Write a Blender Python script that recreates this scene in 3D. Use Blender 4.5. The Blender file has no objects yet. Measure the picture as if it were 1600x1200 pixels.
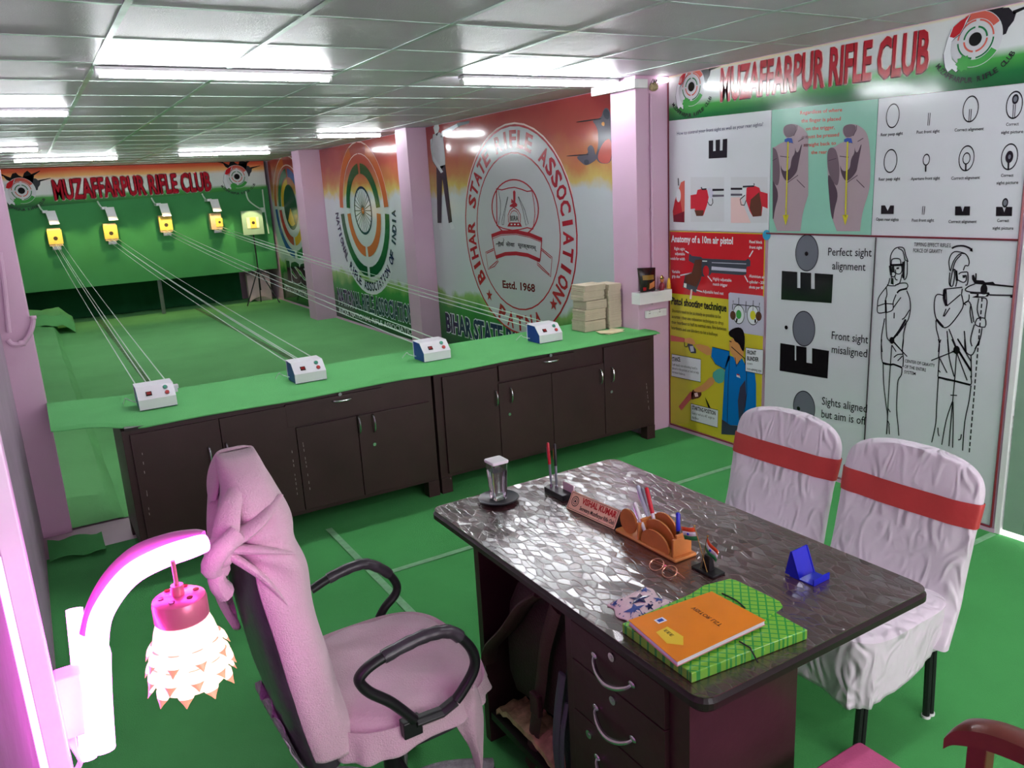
import bpy, bmesh, math, random
from mathutils import Vector, Matrix, noise
random.seed(7)
S = bpy.context.scene
COL = S.collection
PI = math.pi
# ------------------------------------------------------------------ camera, exposure, world
YAW, PITCH, ROLL, FPX, CAMH = 0.53459, 0.2438, -0.05496, 1242.3, 1.766
FW = Vector((math.sin(YAW)*math.cos(PITCH), math.cos(YAW)*math.cos(PITCH), -math.sin(PITCH)))
_r = FW.cross(Vector((0, 0, 1))).normalized(); _u = _r.cross(FW)
RT = math.cos(ROLL)*_r + math.sin(ROLL)*_u
UP = -math.sin(ROLL)*_r + math.cos(ROLL)*_u
CAM = Vector((0, 0, CAMH))
cd = bpy.data.cameras.new('camera'); co = bpy.data.objects.new('camera', cd); COL.objects.link(co)
cd.sensor_width = 36; cd.lens = FPX/1600*36; cd.clip_start = 0.02; cd.clip_end = 60
m3 = Matrix((RT, UP, -FW)).transposed()
co.matrix_world = Matrix.Translation(CAM) @ m3.to_4x4()
S.camera = co
S.view_settings.view_transform = 'Standard'; S.view_settings.look = 'None'
S.view_settings.exposure = EXPOSURE = 1.32
S.view_settings.gamma = 1; S.view_settings.use_curve_mapping = False
w = bpy.data.worlds.new('world'); S.world = w; w.use_nodes = True
w.node_tree.nodes['Background'].inputs[0].default_value = (0.85, 0.92, 1, 1)
w.node_tree.nodes['Background'].inputs[1].default_value = 1.0
TUBE_POWER = 34.0; NEON_STR = 7.0

def W(u, v, x=None, y=None, z=None):
    """Where the sight line through a photograph point meets a real plane of the room."""
    d = FW + (u-800)/FPX*RT - (v-600)/FPX*UP
    if x is not None: t = x/d.x
    elif y is not None: t = y/d.y
    else: t = (z-CAMH)/d.z
    return CAM + t*d

# ------------------------------------------------------------------ materials
def lin(c):
    return tuple((x/12.92 if x <= .04045 else ((x+.055)/1.055)**2.4) for x in [k/255 for k in c]) + (1,)
MATS = {}
def mat(name, rgb, rough=.5, metal=0, var=.06, vscale=8, bump=0, bscale=60, emit=None, estr=0, trans=0, ior=1.45, spec=.5, coat=0, sheen=0, alpha=1):
    m = bpy.data.materials.new(name); m.use_nodes = True; nt = m.node_tree; b = nt.nodes['Principled BSDF']
    c = lin(rgb)
    b.inputs['Base Color'].default_value = c; b.inputs['Roughness'].default_value = rough; b.inputs['Metallic'].default_value = metal
    b.inputs['Specular IOR Level'].default_value = spec; b.inputs['Coat Weight'].default_value = coat; b.inputs['Coat Roughness'].default_value = .08
    b.inputs['Sheen Weight'].default_value = sheen; b.inputs['Transmission Weight'].default_value = trans; b.inputs['IOR'].default_value = ior
    b.inputs['Alpha'].default_value = alpha
    tc = nt.nodes.new('ShaderNodeTexCoord')
    if var:
        n = nt.nodes.new('ShaderNodeTexNoise'); n.inputs['Scale'].default_value = vscale; n.inputs['Detail'].default_value = 4
        nt.links.new(tc.outputs['Object'], n.inputs['Vector'])
        mr = nt.nodes.new('ShaderNodeMapRange'); mr.inputs['From Min'].default_value = .3; mr.inputs['From Max'].default_value = .7
        mr.inputs['To Min'].default_value = 1-var; mr.inputs['To Max'].default_value = 1+var
        nt.links.new(n.outputs['Fac'], mr.inputs['Value'])
        vm = nt.nodes.new('ShaderNodeVectorMath'); vm.operation = 'SCALE'; vm.inputs[0].default_value = c[:3]
        nt.links.new(mr.outputs[0], vm.inputs['Scale']); nt.links.new(vm.outputs[0], b.inputs['Base Color'])
    if bump:
        n2 = nt.nodes.new('ShaderNodeTexNoise'); n2.inputs['Scale'].default_value = bscale; n2.inputs['Detail'].default_value = 5
        nt.links.new(tc.outputs['Object'], n2.inputs['Vector'])
        bp = nt.nodes.new('ShaderNodeBump'); bp.inputs['Strength'].default_value = bump; bp.inputs['Distance'].default_value = .01
        nt.links.new(n2.outputs['Fac'], bp.inputs['Height']); nt.links.new(bp.outputs[0], b.inputs['Normal'])
    if emit is not None:
        b.inputs['Emission Color'].default_value = (*emit, 1); b.inputs['Emission Strength'].default_value = estr
    MATS[name] = m; return m

# ------------------------------------------------------------------ object helpers
def setp(o, label=None, cat=None, group=None, kind=None):
    if label: o['label'] = label
    if cat: o['category'] = cat
    if group: o['group'] = group
    if kind: o['kind'] = kind
    return o
def thing(name, label, cat, loc=(0, 0, 0), group=None, rz=0):
    o = bpy.data.objects.new(name, None); COL.objects.link(o); o.empty_display_size = .05
    o.location = loc; o.rotation_euler = (0, 0, rz)
    return setp(o, label, cat, group)
def copy_tree(o, parent=None):
    c = o.copy(); COL.objects.link(c); c.parent = parent
    for ch in o.children: copy_tree(ch, c)
    return c

def gpos(o):
    p = Vector((0, 0, 0))
    while o: p = p + o.location; o = o.parent
    return p
class MB:
    def __init__(s): s.v = []; s.f = []; s.m = []; s.xf = None
    def add(s, vs, fs, mi=0):
        b = len(s.v)
        s.v += [Vector(v) if s.xf is None else s.xf @ Vector(v) for v in vs]
        s.f += [tuple(b+i for i in f) for f in fs]; s.m += [mi]*len(fs); return s
    def box(s, x0, x1, y0, y1, z0, z1, mi=0):
        return s.add([(x, y, z) for z in (z0, z1) for x, y in ((x0, y0), (x1, y0), (x1, y1), (x0, y1))],
                     [(3, 2, 1, 0), (4, 5, 6, 7), (0, 1, 5, 4), (1, 2, 6, 5), (2, 3, 7, 6), (3, 0, 4, 7)], mi)
    def rbox(s, x0, x1, y0, y1, z0, z1, r=.01, mi=0, n=4):
        """box with its vertical edges rounded and top/bottom edges softened"""
        rr = []
        e = min(r*.5, (z1-z0)*.3)
        for z, k in ((z0, e), (z0+e, 0), (z1-e, 0), (z1, e)):
            ring = []
            for cx, cy, a0 in ((x1-r, y1-r, 0), (x0+r, y1-r, PI/2), (x0+r, y0+r, PI), (x1-r, y0+r, 3*PI/2)):
                for i in range(n+1):
                    a = a0+PI/2*i/n; ring.append((cx+(r-k)*math.cos(a), cy+(r-k)*math.sin(a), z))
            rr.append(ring)
        return s.loft(rr, mi)
    def loft(s, rings, mi=0, cap=True, closed=True):
        n = len(rings[0]); vs = [p for r in rings for p in r]; fs = []
        for i in range(len(rings)-1):
            for j in range(n if closed else n-1):
                k = (j+1) % n; fs.append((i*n+j, i*n+k, (i+1)*n+k, (i+1)*n+j))
        if cap and closed: fs.append(tuple(range(n))[::-1]); fs.append(tuple((len(rings)-1)*n+j for j in range(n)))
        return s.add(vs, fs, mi)
    def tube(s, pts, r, n=8, mi=0, flat=1, closed=False):
        pts = [Vector(p) for p in pts]; rs = r if isinstance(r, (list, tuple)) else [r]*len(pts); rings = []
        ref = None
        for i, p in enumerate(pts):
            if closed: t = (pts[(i+1) % len(pts)]-pts[i-1])
            else: t = (pts[min(i+1, len(pts)-1)]-pts[max(i-1, 0)])
            t.normalize()
            if ref is None: ref = Vector((0, 0, 1)) if abs(t.z) < .9 else Vector((1, 0, 0))
            a = t.cross(ref); 
            if a.length < 1e-4: a = t.cross(Vector((0, 1, 0)))
            a.normalize(); b = a.cross(t).normalized(); ref = b
            rings.append([p+a*math.cos(q)*rs[i]+b*math.sin(q)*rs[i]*flat for q in [2*PI*k/n for k in range(n)]])
        if closed: rings.append(rings[0]); return s.loft(rings, mi, cap=False)
        return s.loft(rings, mi)
    def cyl(s, p0, p1, r, n=16, mi=0, r1=None): return s.tube([p0, p1], [r, r if r1 is None else r1], n, mi)
    def lathe(s, prof, c=(0, 0, 0), n=24, mi=0, cap=True):
        return s.loft([[(c[0]+r*math.cos(2*PI*k/n), c[1]+r*math.sin(2*PI*k/n), c[2]+z) for k in range(n)] for r, z in prof], mi, cap=cap)
    def ball(s, c, rx, ry, rz, mi=0, n=14, q=8):
        return s.loft([[(c[0]+rx*math.sin(PI*i/q)*math.cos(2*PI*k/n), c[1]+ry*math.sin(PI*i/q)*math.sin(2*PI*k/n), c[2]-rz*math.cos(PI*i/q)) for k in range(n)]
                       for i in [.15]+list(range(1, q))+[q-.15]], mi)
    def grid(s, fn, nu, nv, mi=0):
        return s.add([fn(i/nu, j/nv) for j in range(nv+1) for i in range(nu+1)],
                     [(j*(nu+1)+i, j*(nu+1)+i+1, (j+1)*(nu+1)+i+1, (j+1)*(nu+1)+i) for j in range(nv) for i in range(nu)], mi)
    def sheet(s, fn, nu, nv, th, mi=0):
        """a cloth with two faces and a rim; fn(u,v)->point, th offset vector"""
        a = [Vector(fn(i/nu, j/nv)) for j in range(nv+1) for i in range(nu+1)]; th = Vector(th); n = len(a); W_ = nu+1
        q = [(j*W_+i, j*W_+i+1, (j+1)*W_+i+1, (j+1)*W_+i) for j in range(nv) for i in range(nu)]
        rim = [i for i in range(nu)]+[j*W_+nu for j in range(nv)]+[nv*W_+i for i in range(nu, 0, -1)]+[j*W_ for j in range(nv, 0, -1)]
        fs = q+[tuple(x+n for x in f[::-1]) for f in q]
        for k in range(len(rim)):
            p, r_ = rim[k], rim[(k+1) % len(rim)]; fs.append((r_, p, p+n, r_+n))
        return s.add(a+[p+th for p in a], fs, mi)
    def build(s, name, mats, parent=None, smooth=False, bevel=0, origin=None, local=False, label=None, cat=None, group=None, kind=None, fixn=True, sub=0):
        if not isinstance(mats, (list, tuple)): mats = [mats]
        if local: off = Vector((0, 0, 0))
        elif parent is not None: off = gpos(parent)
        elif origin is not None: off = Vector(origin)
        else:
            xs = [v.x for v in s.v]; ys = [v.y for v in s.v]; zs = [v.z for v in s.v]
            off = Vector(((min(xs)+max(xs))/2, (min(ys)+max(ys))/2, min(zs)))
        me = bpy.data.meshes.new(name); me.from_pydata([tuple(v-off) for v in s.v], [], s.f)
        for m in mats: me.materials.append(m if not isinstance(m, str) else MATS[m])
        for p, mi in zip(me.polygons, s.m): p.material_index = mi; p.use_smooth = smooth
        if fixn:
            bm = bmesh.new(); bm.from_mesh(me); bmesh.ops.recalc_face_normals(bm, faces=bm.faces); bm.to_mesh(me); bm.free()
        if smooth:
            me.update()
            try: me.set_sharp_from_angle(angle=math.radians(42))
            except Exception: pass
        o = bpy.data.objects.new(name, me); COL.objects.link(o); o.parent = parent
        if parent is None: o.location = off
        if bevel:
            bv = o.modifiers.new('bevel', 'BEVEL'); bv.width = bevel; bv.segments = 2; bv.limit_method = 'ANGLE'
        if sub:
            sb = o.modifiers.new('subdiv', 'SUBSURF'); sb.levels = sb.render_levels = sub
        return setp(o, label, cat, group, kind)
def arc(c, r, a0, a1, n=12, plane='xz', r2=None):
    r2 = r if r2 is None else r2; out = []
    for i in range(n+1):
        a = math.radians(a0+(a1-a0)*i/n); p, q = r*math.cos(a), r2*math.sin(a)
        out.append((c[0]+p, c[1], c[2]+q) if plane == 'xz' else (c[0], c[1]+p, c[2]+q) if plane == 'yz' else (c[0]+p, c[1]+q, c[2]))
    return out
def smooth_path(pts, n=6):
    pts = [Vector(p) for p in pts]; out = []
    for i in range(len(pts)-1):
        p0, p1, p2, p3 = pts[max(i-1, 0)], pts[i], pts[i+1], pts[min(i+2, len(pts)-1)]
        for k in range(n):
            t = k/n; out.append(.5*((2*p1)+(p2-p0)*t+(2*p0-5*p1+4*p2-p3)*t*t+(3*p1-p0-3*p2+p3)*t**3))
    out.append(pts[-1]); return out

# ------------------------------------------------------------------ lettering and flat print
_T = {}
def text_geo(body, bold=0.0):
    k = (body, bold)
    if k in _T: return _T[k]
    cu = bpy.data.curves.new('lettering', 'FONT'); cu.body = body; cu.offset = bold; cu.resolution_u = 2; cu.fill_mode = 'FRONT'
    o = bpy.data.objects.new('lettering', cu); COL.objects.link(o)
    bpy.context.view_layer.update()
    dg = bpy.context.evaluated_depsgraph_get(); me = bpy.data.meshes.new_from_object(o.evaluated_get(dg))
    vs = [(v.co.x, v.co.y) for v in me.vertices]; fs = [tuple(p.vertices) for p in me.polygons]
    bpy.data.objects.remove(o); bpy.data.curves.remove(cu); bpy.data.meshes.remove(me)
    _T[k] = (vs, fs); return _T[k]
CAP = .729
class Art:
    """Print on a flat wall panel.  2-D plane coordinates: a along the wall as read, z up."""
    def __init__(s, x=None, y=None, step=.0005):
        s.x, s.y, s.step = x, y, step; s.b = MB(); s.mats = []; s.layer = 1
        s.t = MB()
    def mi(s, m):
        if m not in s.mats: s.mats.append(m)
        return s.mats.index(m)
    def pl(s, p, L=None):
        L = s.layer if L is None else L
        if s.x is not None: return (s.x-L*s.step, -p[0], p[1])
        return (p[0], s.y-L*s.step, p[1])
    def px(s, u, v):
        q = W(u, v, x=s.x) if s.x is not None else W(u, v, y=s.y)
        return ((-q.y) if s.x is not None else q.x, q.z)
    def poly(s, pts, m, px=True, L=None):
        if px: pts = [s.px(*p) for p in pts]
        s.b.add([s.pl(p, L) for p in pts], [tuple(range(len(pts)))], s.mi(m)); return s
    def line(s, pts, wd, m, px=True, closed=False, L=None):
        if px: pts = [s.px(*p) for p in pts]
        P = [Vector(p) for p in pts]; n = len(P); l = []; r = []
        for i in range(n):
            a = P[i-1] if (i > 0 or closed) else P[i]; b = P[(i+1) % n] if (i < n-1 or closed) else P[i]
            t = b-a
            if t.length < 1e-9: t = Vector((1, 0))
            t.normalize(); nn = Vector((-t.y, t.x))*wd/2; l.append(P[i]+nn); r.append(P[i]-nn)
        fs = [(i, (i+1) % n, n+(i+1) % n, n+i) for i in range(n if closed else n-1)]
        s.b.add([s.pl(p, L) for p in l+r], fs, s.mi(m)); return s
    def ring(s, c, r0, r1, m, a0=0, a1=360, k=1, L=None, px=False, n=None, k1=None):
        """annulus sector, k = height/width ratio; angles counter-clockwise from the right"""
        if px: c = s.px(*c)
        n = n or max(6, int(abs(a1-a0)/9)); vs = []; fs = []
        for i in range(n+1):
            a = math.radians(a0+(a1-a0)*i/n)
            vs += [s.pl((c[0]+r0*math.cos(a), c[1]+r0*k*math.sin(a)), L), s.pl((c[0]+r1*math.cos(a), c[1]+r1*k*math.sin(a)), L)]
        fs = [(2*i, 2*i+1, 2*i+3, 2*i+2) for i in range(n)]
        if r0 == 0: vs = vs[1::2]; fs = [tuple(range(n if a1-a0 == 360 else n+1))] if a1-a0 == 360 else [tuple(range(n+1))]
        s.b.add(vs, fs, s.mi(m)); return s
    def text(s, body, p0, p1, h, m, bold=0.0, px=True, L=None, fit=True):
        """text from baseline start p0 to baseline end p1, capital height h (photo px when px)"""
        if px:
            q0, q1 = Vector(s.px(*p0)), Vector(s.px(*p1)); t_ = Vector(s.px(p0[0], p0[1]-h)); h = (t_-q0).length
        else: q0, q1 = Vector(p0), Vector(p1)
        vs, fs = text_geo(body, bold)
        if not vs: return s
        x0 = min(v[0] for v in vs); x1 = max(v[0] for v in vs); d = q1-q0; ln = d.length; d.normalize(); up = Vector((-d.y, d.x))
        if abs(d.y) < .12 and px: up = Vector((0, 1))
        k = ln/(x1-x0); hy = h/CAP
        s.b.add([s.pl(q0+d*(v[0]-x0)*k+up*v[1]*hy, L) for v in vs], fs, s.mi(m)); return s
    def arctext(s, body, c, rx, rz, a0, a1, h, wd, m, bold=.0, outward=True, L=None):
        n = len(body)
        for i, ch in enumerate(body):
            if ch == ' ': continue
            a = math.radians(a0+(a1-a0)*i/(n-1)); vs, fs = text_geo(ch, bold)
            x0 = min(v[0] for v in vs); x1 = max(v[0] for v in vs); w_ = wd*(.35 if ch in 'I.' else 1)
            k = w_/(x1-x0)
            o = Vector((c[0]+rx*math.cos(a), c[1]+rz*math.sin(a))); t = Vector((-rx*math.sin(a), rz*math.cos(a))).normalized()
            if outward: t = -t
            up = Vector((-t.y, t.x))
            s.b.add([s.pl(o+t*((v[0]-(x0+x1)/2)*k)+up*(v[1]*h/CAP), L) for v in vs], fs, s.mi(m))
        return s
    def build(s, name, parent):
        return s.b.build(name, s.mats, parent, fixn=False)
def zm(ox, oy, k, pts): return [(ox+a/k, oy+b/k) for a, b in pts]
# ------------------------------------------------------------------ palette
mat('ceiling_tile', (202, 190, 203), .42, bump=.25, bscale=160, var=.03)
mat('ceiling_rail', (178, 196, 190), .3, .6, var=.25, vscale=9)
mat('green_carpet', (82, 170, 94), .95, bump=.5, bscale=300, var=.07, vscale=3, spec=.15)
mat('lane_cloth', (116, 190, 118), .95, bump=.4, bscale=40, var=.09, vscale=1.3, spec=.15)
mat('board_cloth', (70, 146, 88), .9, bump=.3, bscale=3, var=.1, vscale=1.2, spec=.2)
mat('curtain_cloth', (24, 78, 44), .95, bump=.4, bscale=5, var=.12, vscale=2, spec=.15)
mat('counter_cloth', (104, 186, 112), .95, bump=.35, bscale=200, var=.04, vscale=4, spec=.15)
mat('pink_paint', (212, 174, 200), .55, bump=.12, bscale=18, var=.04, vscale=2)
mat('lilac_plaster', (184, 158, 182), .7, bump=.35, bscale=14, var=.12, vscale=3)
mat('pale_floor', (206, 190, 196), .6, bump=.2, bscale=9, var=.08, vscale=3)
mat('tape', (136, 194, 144), .35, var=.15, vscale=30)
mat('dark_wood', (62, 38, 40), .42, bump=.08, bscale=30, var=.12, vscale=5)
mat('dark_edge', (38, 26, 28), .4, var=.05)
mat('desk_wood', (60, 30, 38), .38, bump=.1, bscale=25, var=.1, vscale=6)
mat('chrome', (205, 205, 210), .22, 1, var=0)
mat('white_plastic', (236, 233, 236), .4, var=.02)
mat('white_metal', (232, 230, 236), .35, var=.02)
mat('blue_panel', (22, 52, 150), .35, var=.05)
mat('clear_blue', (70, 80, 150), .15, var=.05)
mat('black_plastic', (22, 21, 24), .35, var=.05)
mat('rubber', (30, 30, 32), .8, var=.1)
mat('cord_white', (205, 222, 208), .5, var=0)
mat('steel', (150, 156, 166), .4, .7, var=.08)
mat('red_button', (196, 60, 60), .35, var=.05); mat('green_button', (60, 150, 120), .35, var=.05); mat('red_switch', (150, 20, 22), .3, var=.1)
mat('tube_glow', (255, 255, 255), .4, var=0, emit=(.93, .97, 1), estr=TUBE_POWER)
mat('glass_door', (150, 190, 168), .25, var=.03)
mat('door_frame', (150, 176, 158), .4, .2, var=.04)
mat('black', (18, 18, 20), .6, var=0)
mat('outdoor_light', (255, 255, 255), .5, var=0)

def struct(b, name, mats, label=None, **k): return b.build(name, mats, kind='structure', origin=k.pop('origin', (0, 0, 0)), label=label, **k)
ZC = 2.41; LX = -.18; RX = 3.80; YF = 15.2
GX = [.422+.6*i for i in range(-1, 6)]; GY = [3.06+.6*j for j in range(-10, 21)]
b = MB(); b.box(-1.6, RX+.12, -3.2, YF+.1, -.12, 0); struct(b, 'floor', 'pale_floor', 'pale concrete floor, bare only in a small patch by the left pillar')
b = MB(); b.grid(lambda u, v: (LX+.005+(RX-LX-.01)*u, -3.0+7.56*v, .005+.0025*noise.noise((u*9, v*14, 0))), 60, 100); struct(b, 'floor_carpet', 'green_carpet', 'green carpet covering the office floor')
b = MB(); b.grid(lambda u, v: (.20+(RX-.21)*u, 4.93+(YF-4.95)*v, .006+.004*noise.noise((u*6, v*16, 1))), 50, 120); struct(b, 'floor_lane_cloth', 'lane_cloth', 'green cloth covering the floor of the shooting lanes')
b = MB(); b.box(-1.6, RX+.12, -3.2, YF+.1, ZC, ZC+.06); struct(b, 'ceiling', 'ceiling_tile', 'white tiled false ceiling')
b = MB()
for x in GX: b.box(x-.012, x+.012, -3, YF, ZC-.003, ZC-.0002)
for y in GY: b.box(LX, RX, y-.009, y+.009, ZC-.0022, ZC-.0002)
struct(b, 'ceiling_grid', 'ceiling_rail', 'thin metal rails between the ceiling tiles')
b = MB(); b.box(LX-.1, LX, 1.12, YF, 0, ZC); struct(b, 'wall_left', 'lilac_plaster')
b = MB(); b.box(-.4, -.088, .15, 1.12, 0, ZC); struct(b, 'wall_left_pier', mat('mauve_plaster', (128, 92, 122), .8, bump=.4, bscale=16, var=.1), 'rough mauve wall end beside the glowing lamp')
b = MB(); b.box(-1.6, -1.5, -3.2, .2, 0, ZC); b.box(-1.6, -.35, .15, .25, 0, ZC); struct(b, 'wall_left_rear', 'lilac_plaster')
b = MB(); b.box(-1.6, RX+.1, -3.2, -3.1, 0, ZC); struct(b, 'wall_back', 'pink_paint')
b = MB(); b.box(-.3, RX+.1, YF, YF+.1, 0, ZC); struct(b, 'wall_far', 'pink_paint')
b = MB(); b.box(RX, RX+.1, 1.86, YF, 0, ZC); b.box(RX, RX+.1, -3.2, .9, 0, ZC); b.box(RX, RX+.1, .9, 1.86, 2.1, ZC); struct(b, 'wall_right', 'pink_paint')
for px_, y0, y1, lb in ((3.5, 11.41, 11.76, 'pink pillar between the two round-target wall sheets'), (3.572, 7.9, 8.19, 'pink pillar left of the red and white seal'), (3.52, 4.19, 4.45, 'pink pillar at the right end of the shooting counter')):
    b = MB(); b.box(px_, RX+.01, y0, y1, 0, ZC); struct(b, 'pillar', 'pink_paint', lb, bevel=.004)
b = MB(); b.box(LX-.01, -.036, 4.9, 5.25, 0, ZC); struct(b, 'pillar', 'pink_paint', 'pink pillar at the left end of the shooting counter', bevel=.004)
# skirting
b = MB(); b.box(3.785, RX, 4.46, 7.89, 0, .03); b.box(3.785, RX, 8.2, 11.4, 0, .03); b.box(3.785, RX, 11.77, 14.6, 0, .03); b.box(3.785, RX, 1.88, 4.18, 0, .025)
struct(b, 'baseboard_right', 'pink_paint')
# carpet joints
for i, (x0, x1, y0, y1, lb) in enumerate(((1.14, 1.175, 2.3, 4.0, 'clear tape over the carpet joint running towards the counter'),
        (1.18, 3.75, 3.30, 3.335, 'clear tape over the carpet joint crossing in front of the counter'),
        (2.3, 3.77, 1.86, 1.89, 'clear tape over the carpet joint beside the glass door'))):
    b = MB(); b.box(x0, x1, y0, y1, .008, .0092); b.build('floor_tape', 'tape', label=lb, cat='tape')
for x, lb in ((.855, 'dusty seam strip on the lane floor near the left ledge'), (2.36, 'dusty seam strip down the middle of the lane floor')):
    b = MB(); b.box(x-.03, x+.03, 5.0, 14.5, .0105, .0118); b.build('seam_strip', mat('seam_dust_'+str(int(x)), (92, 132, 84), .9, var=.45, vscale=14), label=lb, cat='strip')

# ------------------------------------------------------------------ left ledge in the lane
b = MB()
def ledge(u, v):
    y = 4.96+9.3*v; fl = .012*noise.noise((u*4, y*1.1, 3))
    P = [(-.175, .16), (.0, .155), (.17, .13), (.235, .02)]
    k = u*3; i = min(int(k), 2); f = k-i
    dr_ = max(0, 1-(y-4.96)/.10)
    return (P[i][0]*(1-f)+P[i+1][0]*f+fl, y-.03*dr_, (P[i][1]*(1-f)+P[i+1][1]*f+max(fl, -.004))*(1-dr_)+.012*dr_)
b.grid(ledge, 18, 90); b.build('covered_ledge', 'lane_cloth', smooth=True, kind='structure', label='low ledge along the left side of the lanes under green cloth')
b = MB(); b.sheet(lambda u, v: (-.17+.62*u, 13.3+.75*v, .30+.05*math.sin(3*v)+.03*noise.noise((u*4, v*4, 9))-.14*max(0, u-.75)*4), 16, 12, (0, 0, -.15))
b.build('cloth_bundle', 'lane_cloth', smooth=True, label='folded green cloth bundle at the far left corner of the lanes', cat='cloth')
b = MB(); b.sheet(lambda u, v: (-.16+.26*u, 4.5+.22*v-.05*u, .012+.02*abs(math.sin(5*u+2*v))+.02*v), 10, 6, (0, 0, .004))
b.build('carpet_scrap', 'green_carpet', smooth=True, label='loose curled green carpet scrap at the foot of the left pillar', cat='carpet')

# ------------------------------------------------------------------ ceiling tube lights
def tube_light(x0, x1, y, label, zt=ZC):
    r = thing('tube_light', label, 'ceiling light', ((x0+x1)/2, y, zt), 'ceiling tube lights')
    b = MB(); b.box(x0, x1, y-.034, y+.034, zt-.020, zt-.004); b.build('batten', 'white_plastic', r, bevel=.002)
    b = MB(); b.cyl((x0+.015, y, zt-.036), (x1-.015, y, zt-.036), .0145, 12); b.build('tube', 'tube_glow', r, smooth=True)
    for x in (x0, x1-.016): b = MB(); b.cyl((x, y, zt-.036), (x+.016, y, zt-.036), .017, 12); b.build('end_cap', 'white_plastic', r, smooth=True)
    return r
tube_light(.42, 1.56, 4.36, 'bright ceiling tube light left of centre, nearest of the left column')
tube_light(2.35, 3.50, 4.36, 'bright ceiling tube light just left of the counter-end pillar')
tube_light(-.17, .40, 6.15, 'short tube light at the left edge of the ceiling')
tube_light(-.17, .30, 9.6, 'short tube light at the left wall, beyond the nearer short one')
tube_light(.07, 1.22, 11.6, 'far ceiling tube light above the left end of the target board')
tube_light(1.88, 3.05, 11.2, 'far ceiling tube light beside the second pillar')
tube_light(2.80, 3.52, 8.45, 'ceiling tube light near the middle pillar')
for x0, y in ((.5, -.6), (2.2, 1.2)): tube_light(x0, x0+1.2, y, 'added ceiling tube light out of view, over the '+('office entrance' if y < 0 else 'visitor chairs'))  # added tubes outside the frame, extra ambient light for the near room

# daylight beyond the door
ld = bpy.data.lights.new('daylight_outside', 'AREA'); ld.shape = 'RECTANGLE'; ld.size = 1.2; ld.size_y = 2.0; ld.energy = 60
lo = bpy.data.objects.new('daylight_outside', ld); COL.objects.link(lo); lo.location = (4.7, 1.4, 1.0); lo.rotation_euler = (0, PI/2, 0); lo.rotation_euler = Vector((1, 0, .25)).to_track_quat('Z', 'Y').to_euler()

ld = bpy.data.lights.new('added_front_fill', 'AREA'); ld.shape = 'RECTANGLE'; ld.size = 2.6; ld.size_y = 1.8; ld.energy = 45; ld.color = (1, .97, .98)  # added unseen area light before the back wall, soft fill from behind the camera
lo = bpy.data.objects.new('added_front_fill', ld); COL.objects.link(lo); lo.location = (1.9, -3.0, 1.3); lo.rotation_euler = Vector((0, -1, -.1)).to_track_quat('Z', 'Y').to_euler()

# door_1: aluminium framed glass leaf in the right wall
dr = thing('door_1', None, None, (3.8, 1.38, 0)); dr['kind'] = 'structure'; dr['label'] = 'pale green framed glass door at the right edge'
b = MB()
b.box(3.79, 3.85, 1.856, 1.885, 0, 2.1); b.box(3.79, 3.85, .90, .96, 0, 2.1); b.box(3.79, 3.85, .96, 1.856, 2.04, 2.1)
b.build('door_frame', 'white_plastic', dr, bevel=.003)
b = MB(); b.box(3.80, 3.84, 1.76, 1.851, .03, 2.035); b.box(3.80, 3.84, .965, 1.045, .03, 2.035); b.box(3.80, 3.84, 1.045, 1.76, .03, .13); b.box(3.80, 3.84, 1.045, 1.76, 1.95, 2.035)
b.build('leaf_frame', 'door_frame', dr, bevel=.003)
b = MB(); b.box(3.815, 3.823, 1.045, 1.76, .13, 1.95); b.build('glass_pane', 'glass_door', dr)
b = MB(); b.box(3.812, 3.814, 1.753, 1.76, .13, 1.95); b.box(3.812, 3.814, 1.05, 1.753, .13, .138); b.build('seal', 'black', dr)
b = MB(); b.box(3.775, 3.80, 1.80, 1.835, 1.30, 1.36); b.cyl((3.78, 1.83, 1.325), (3.78, 1.86, 1.325), .006); b.build('hinge', 'steel', dr, bevel=.002)

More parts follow.
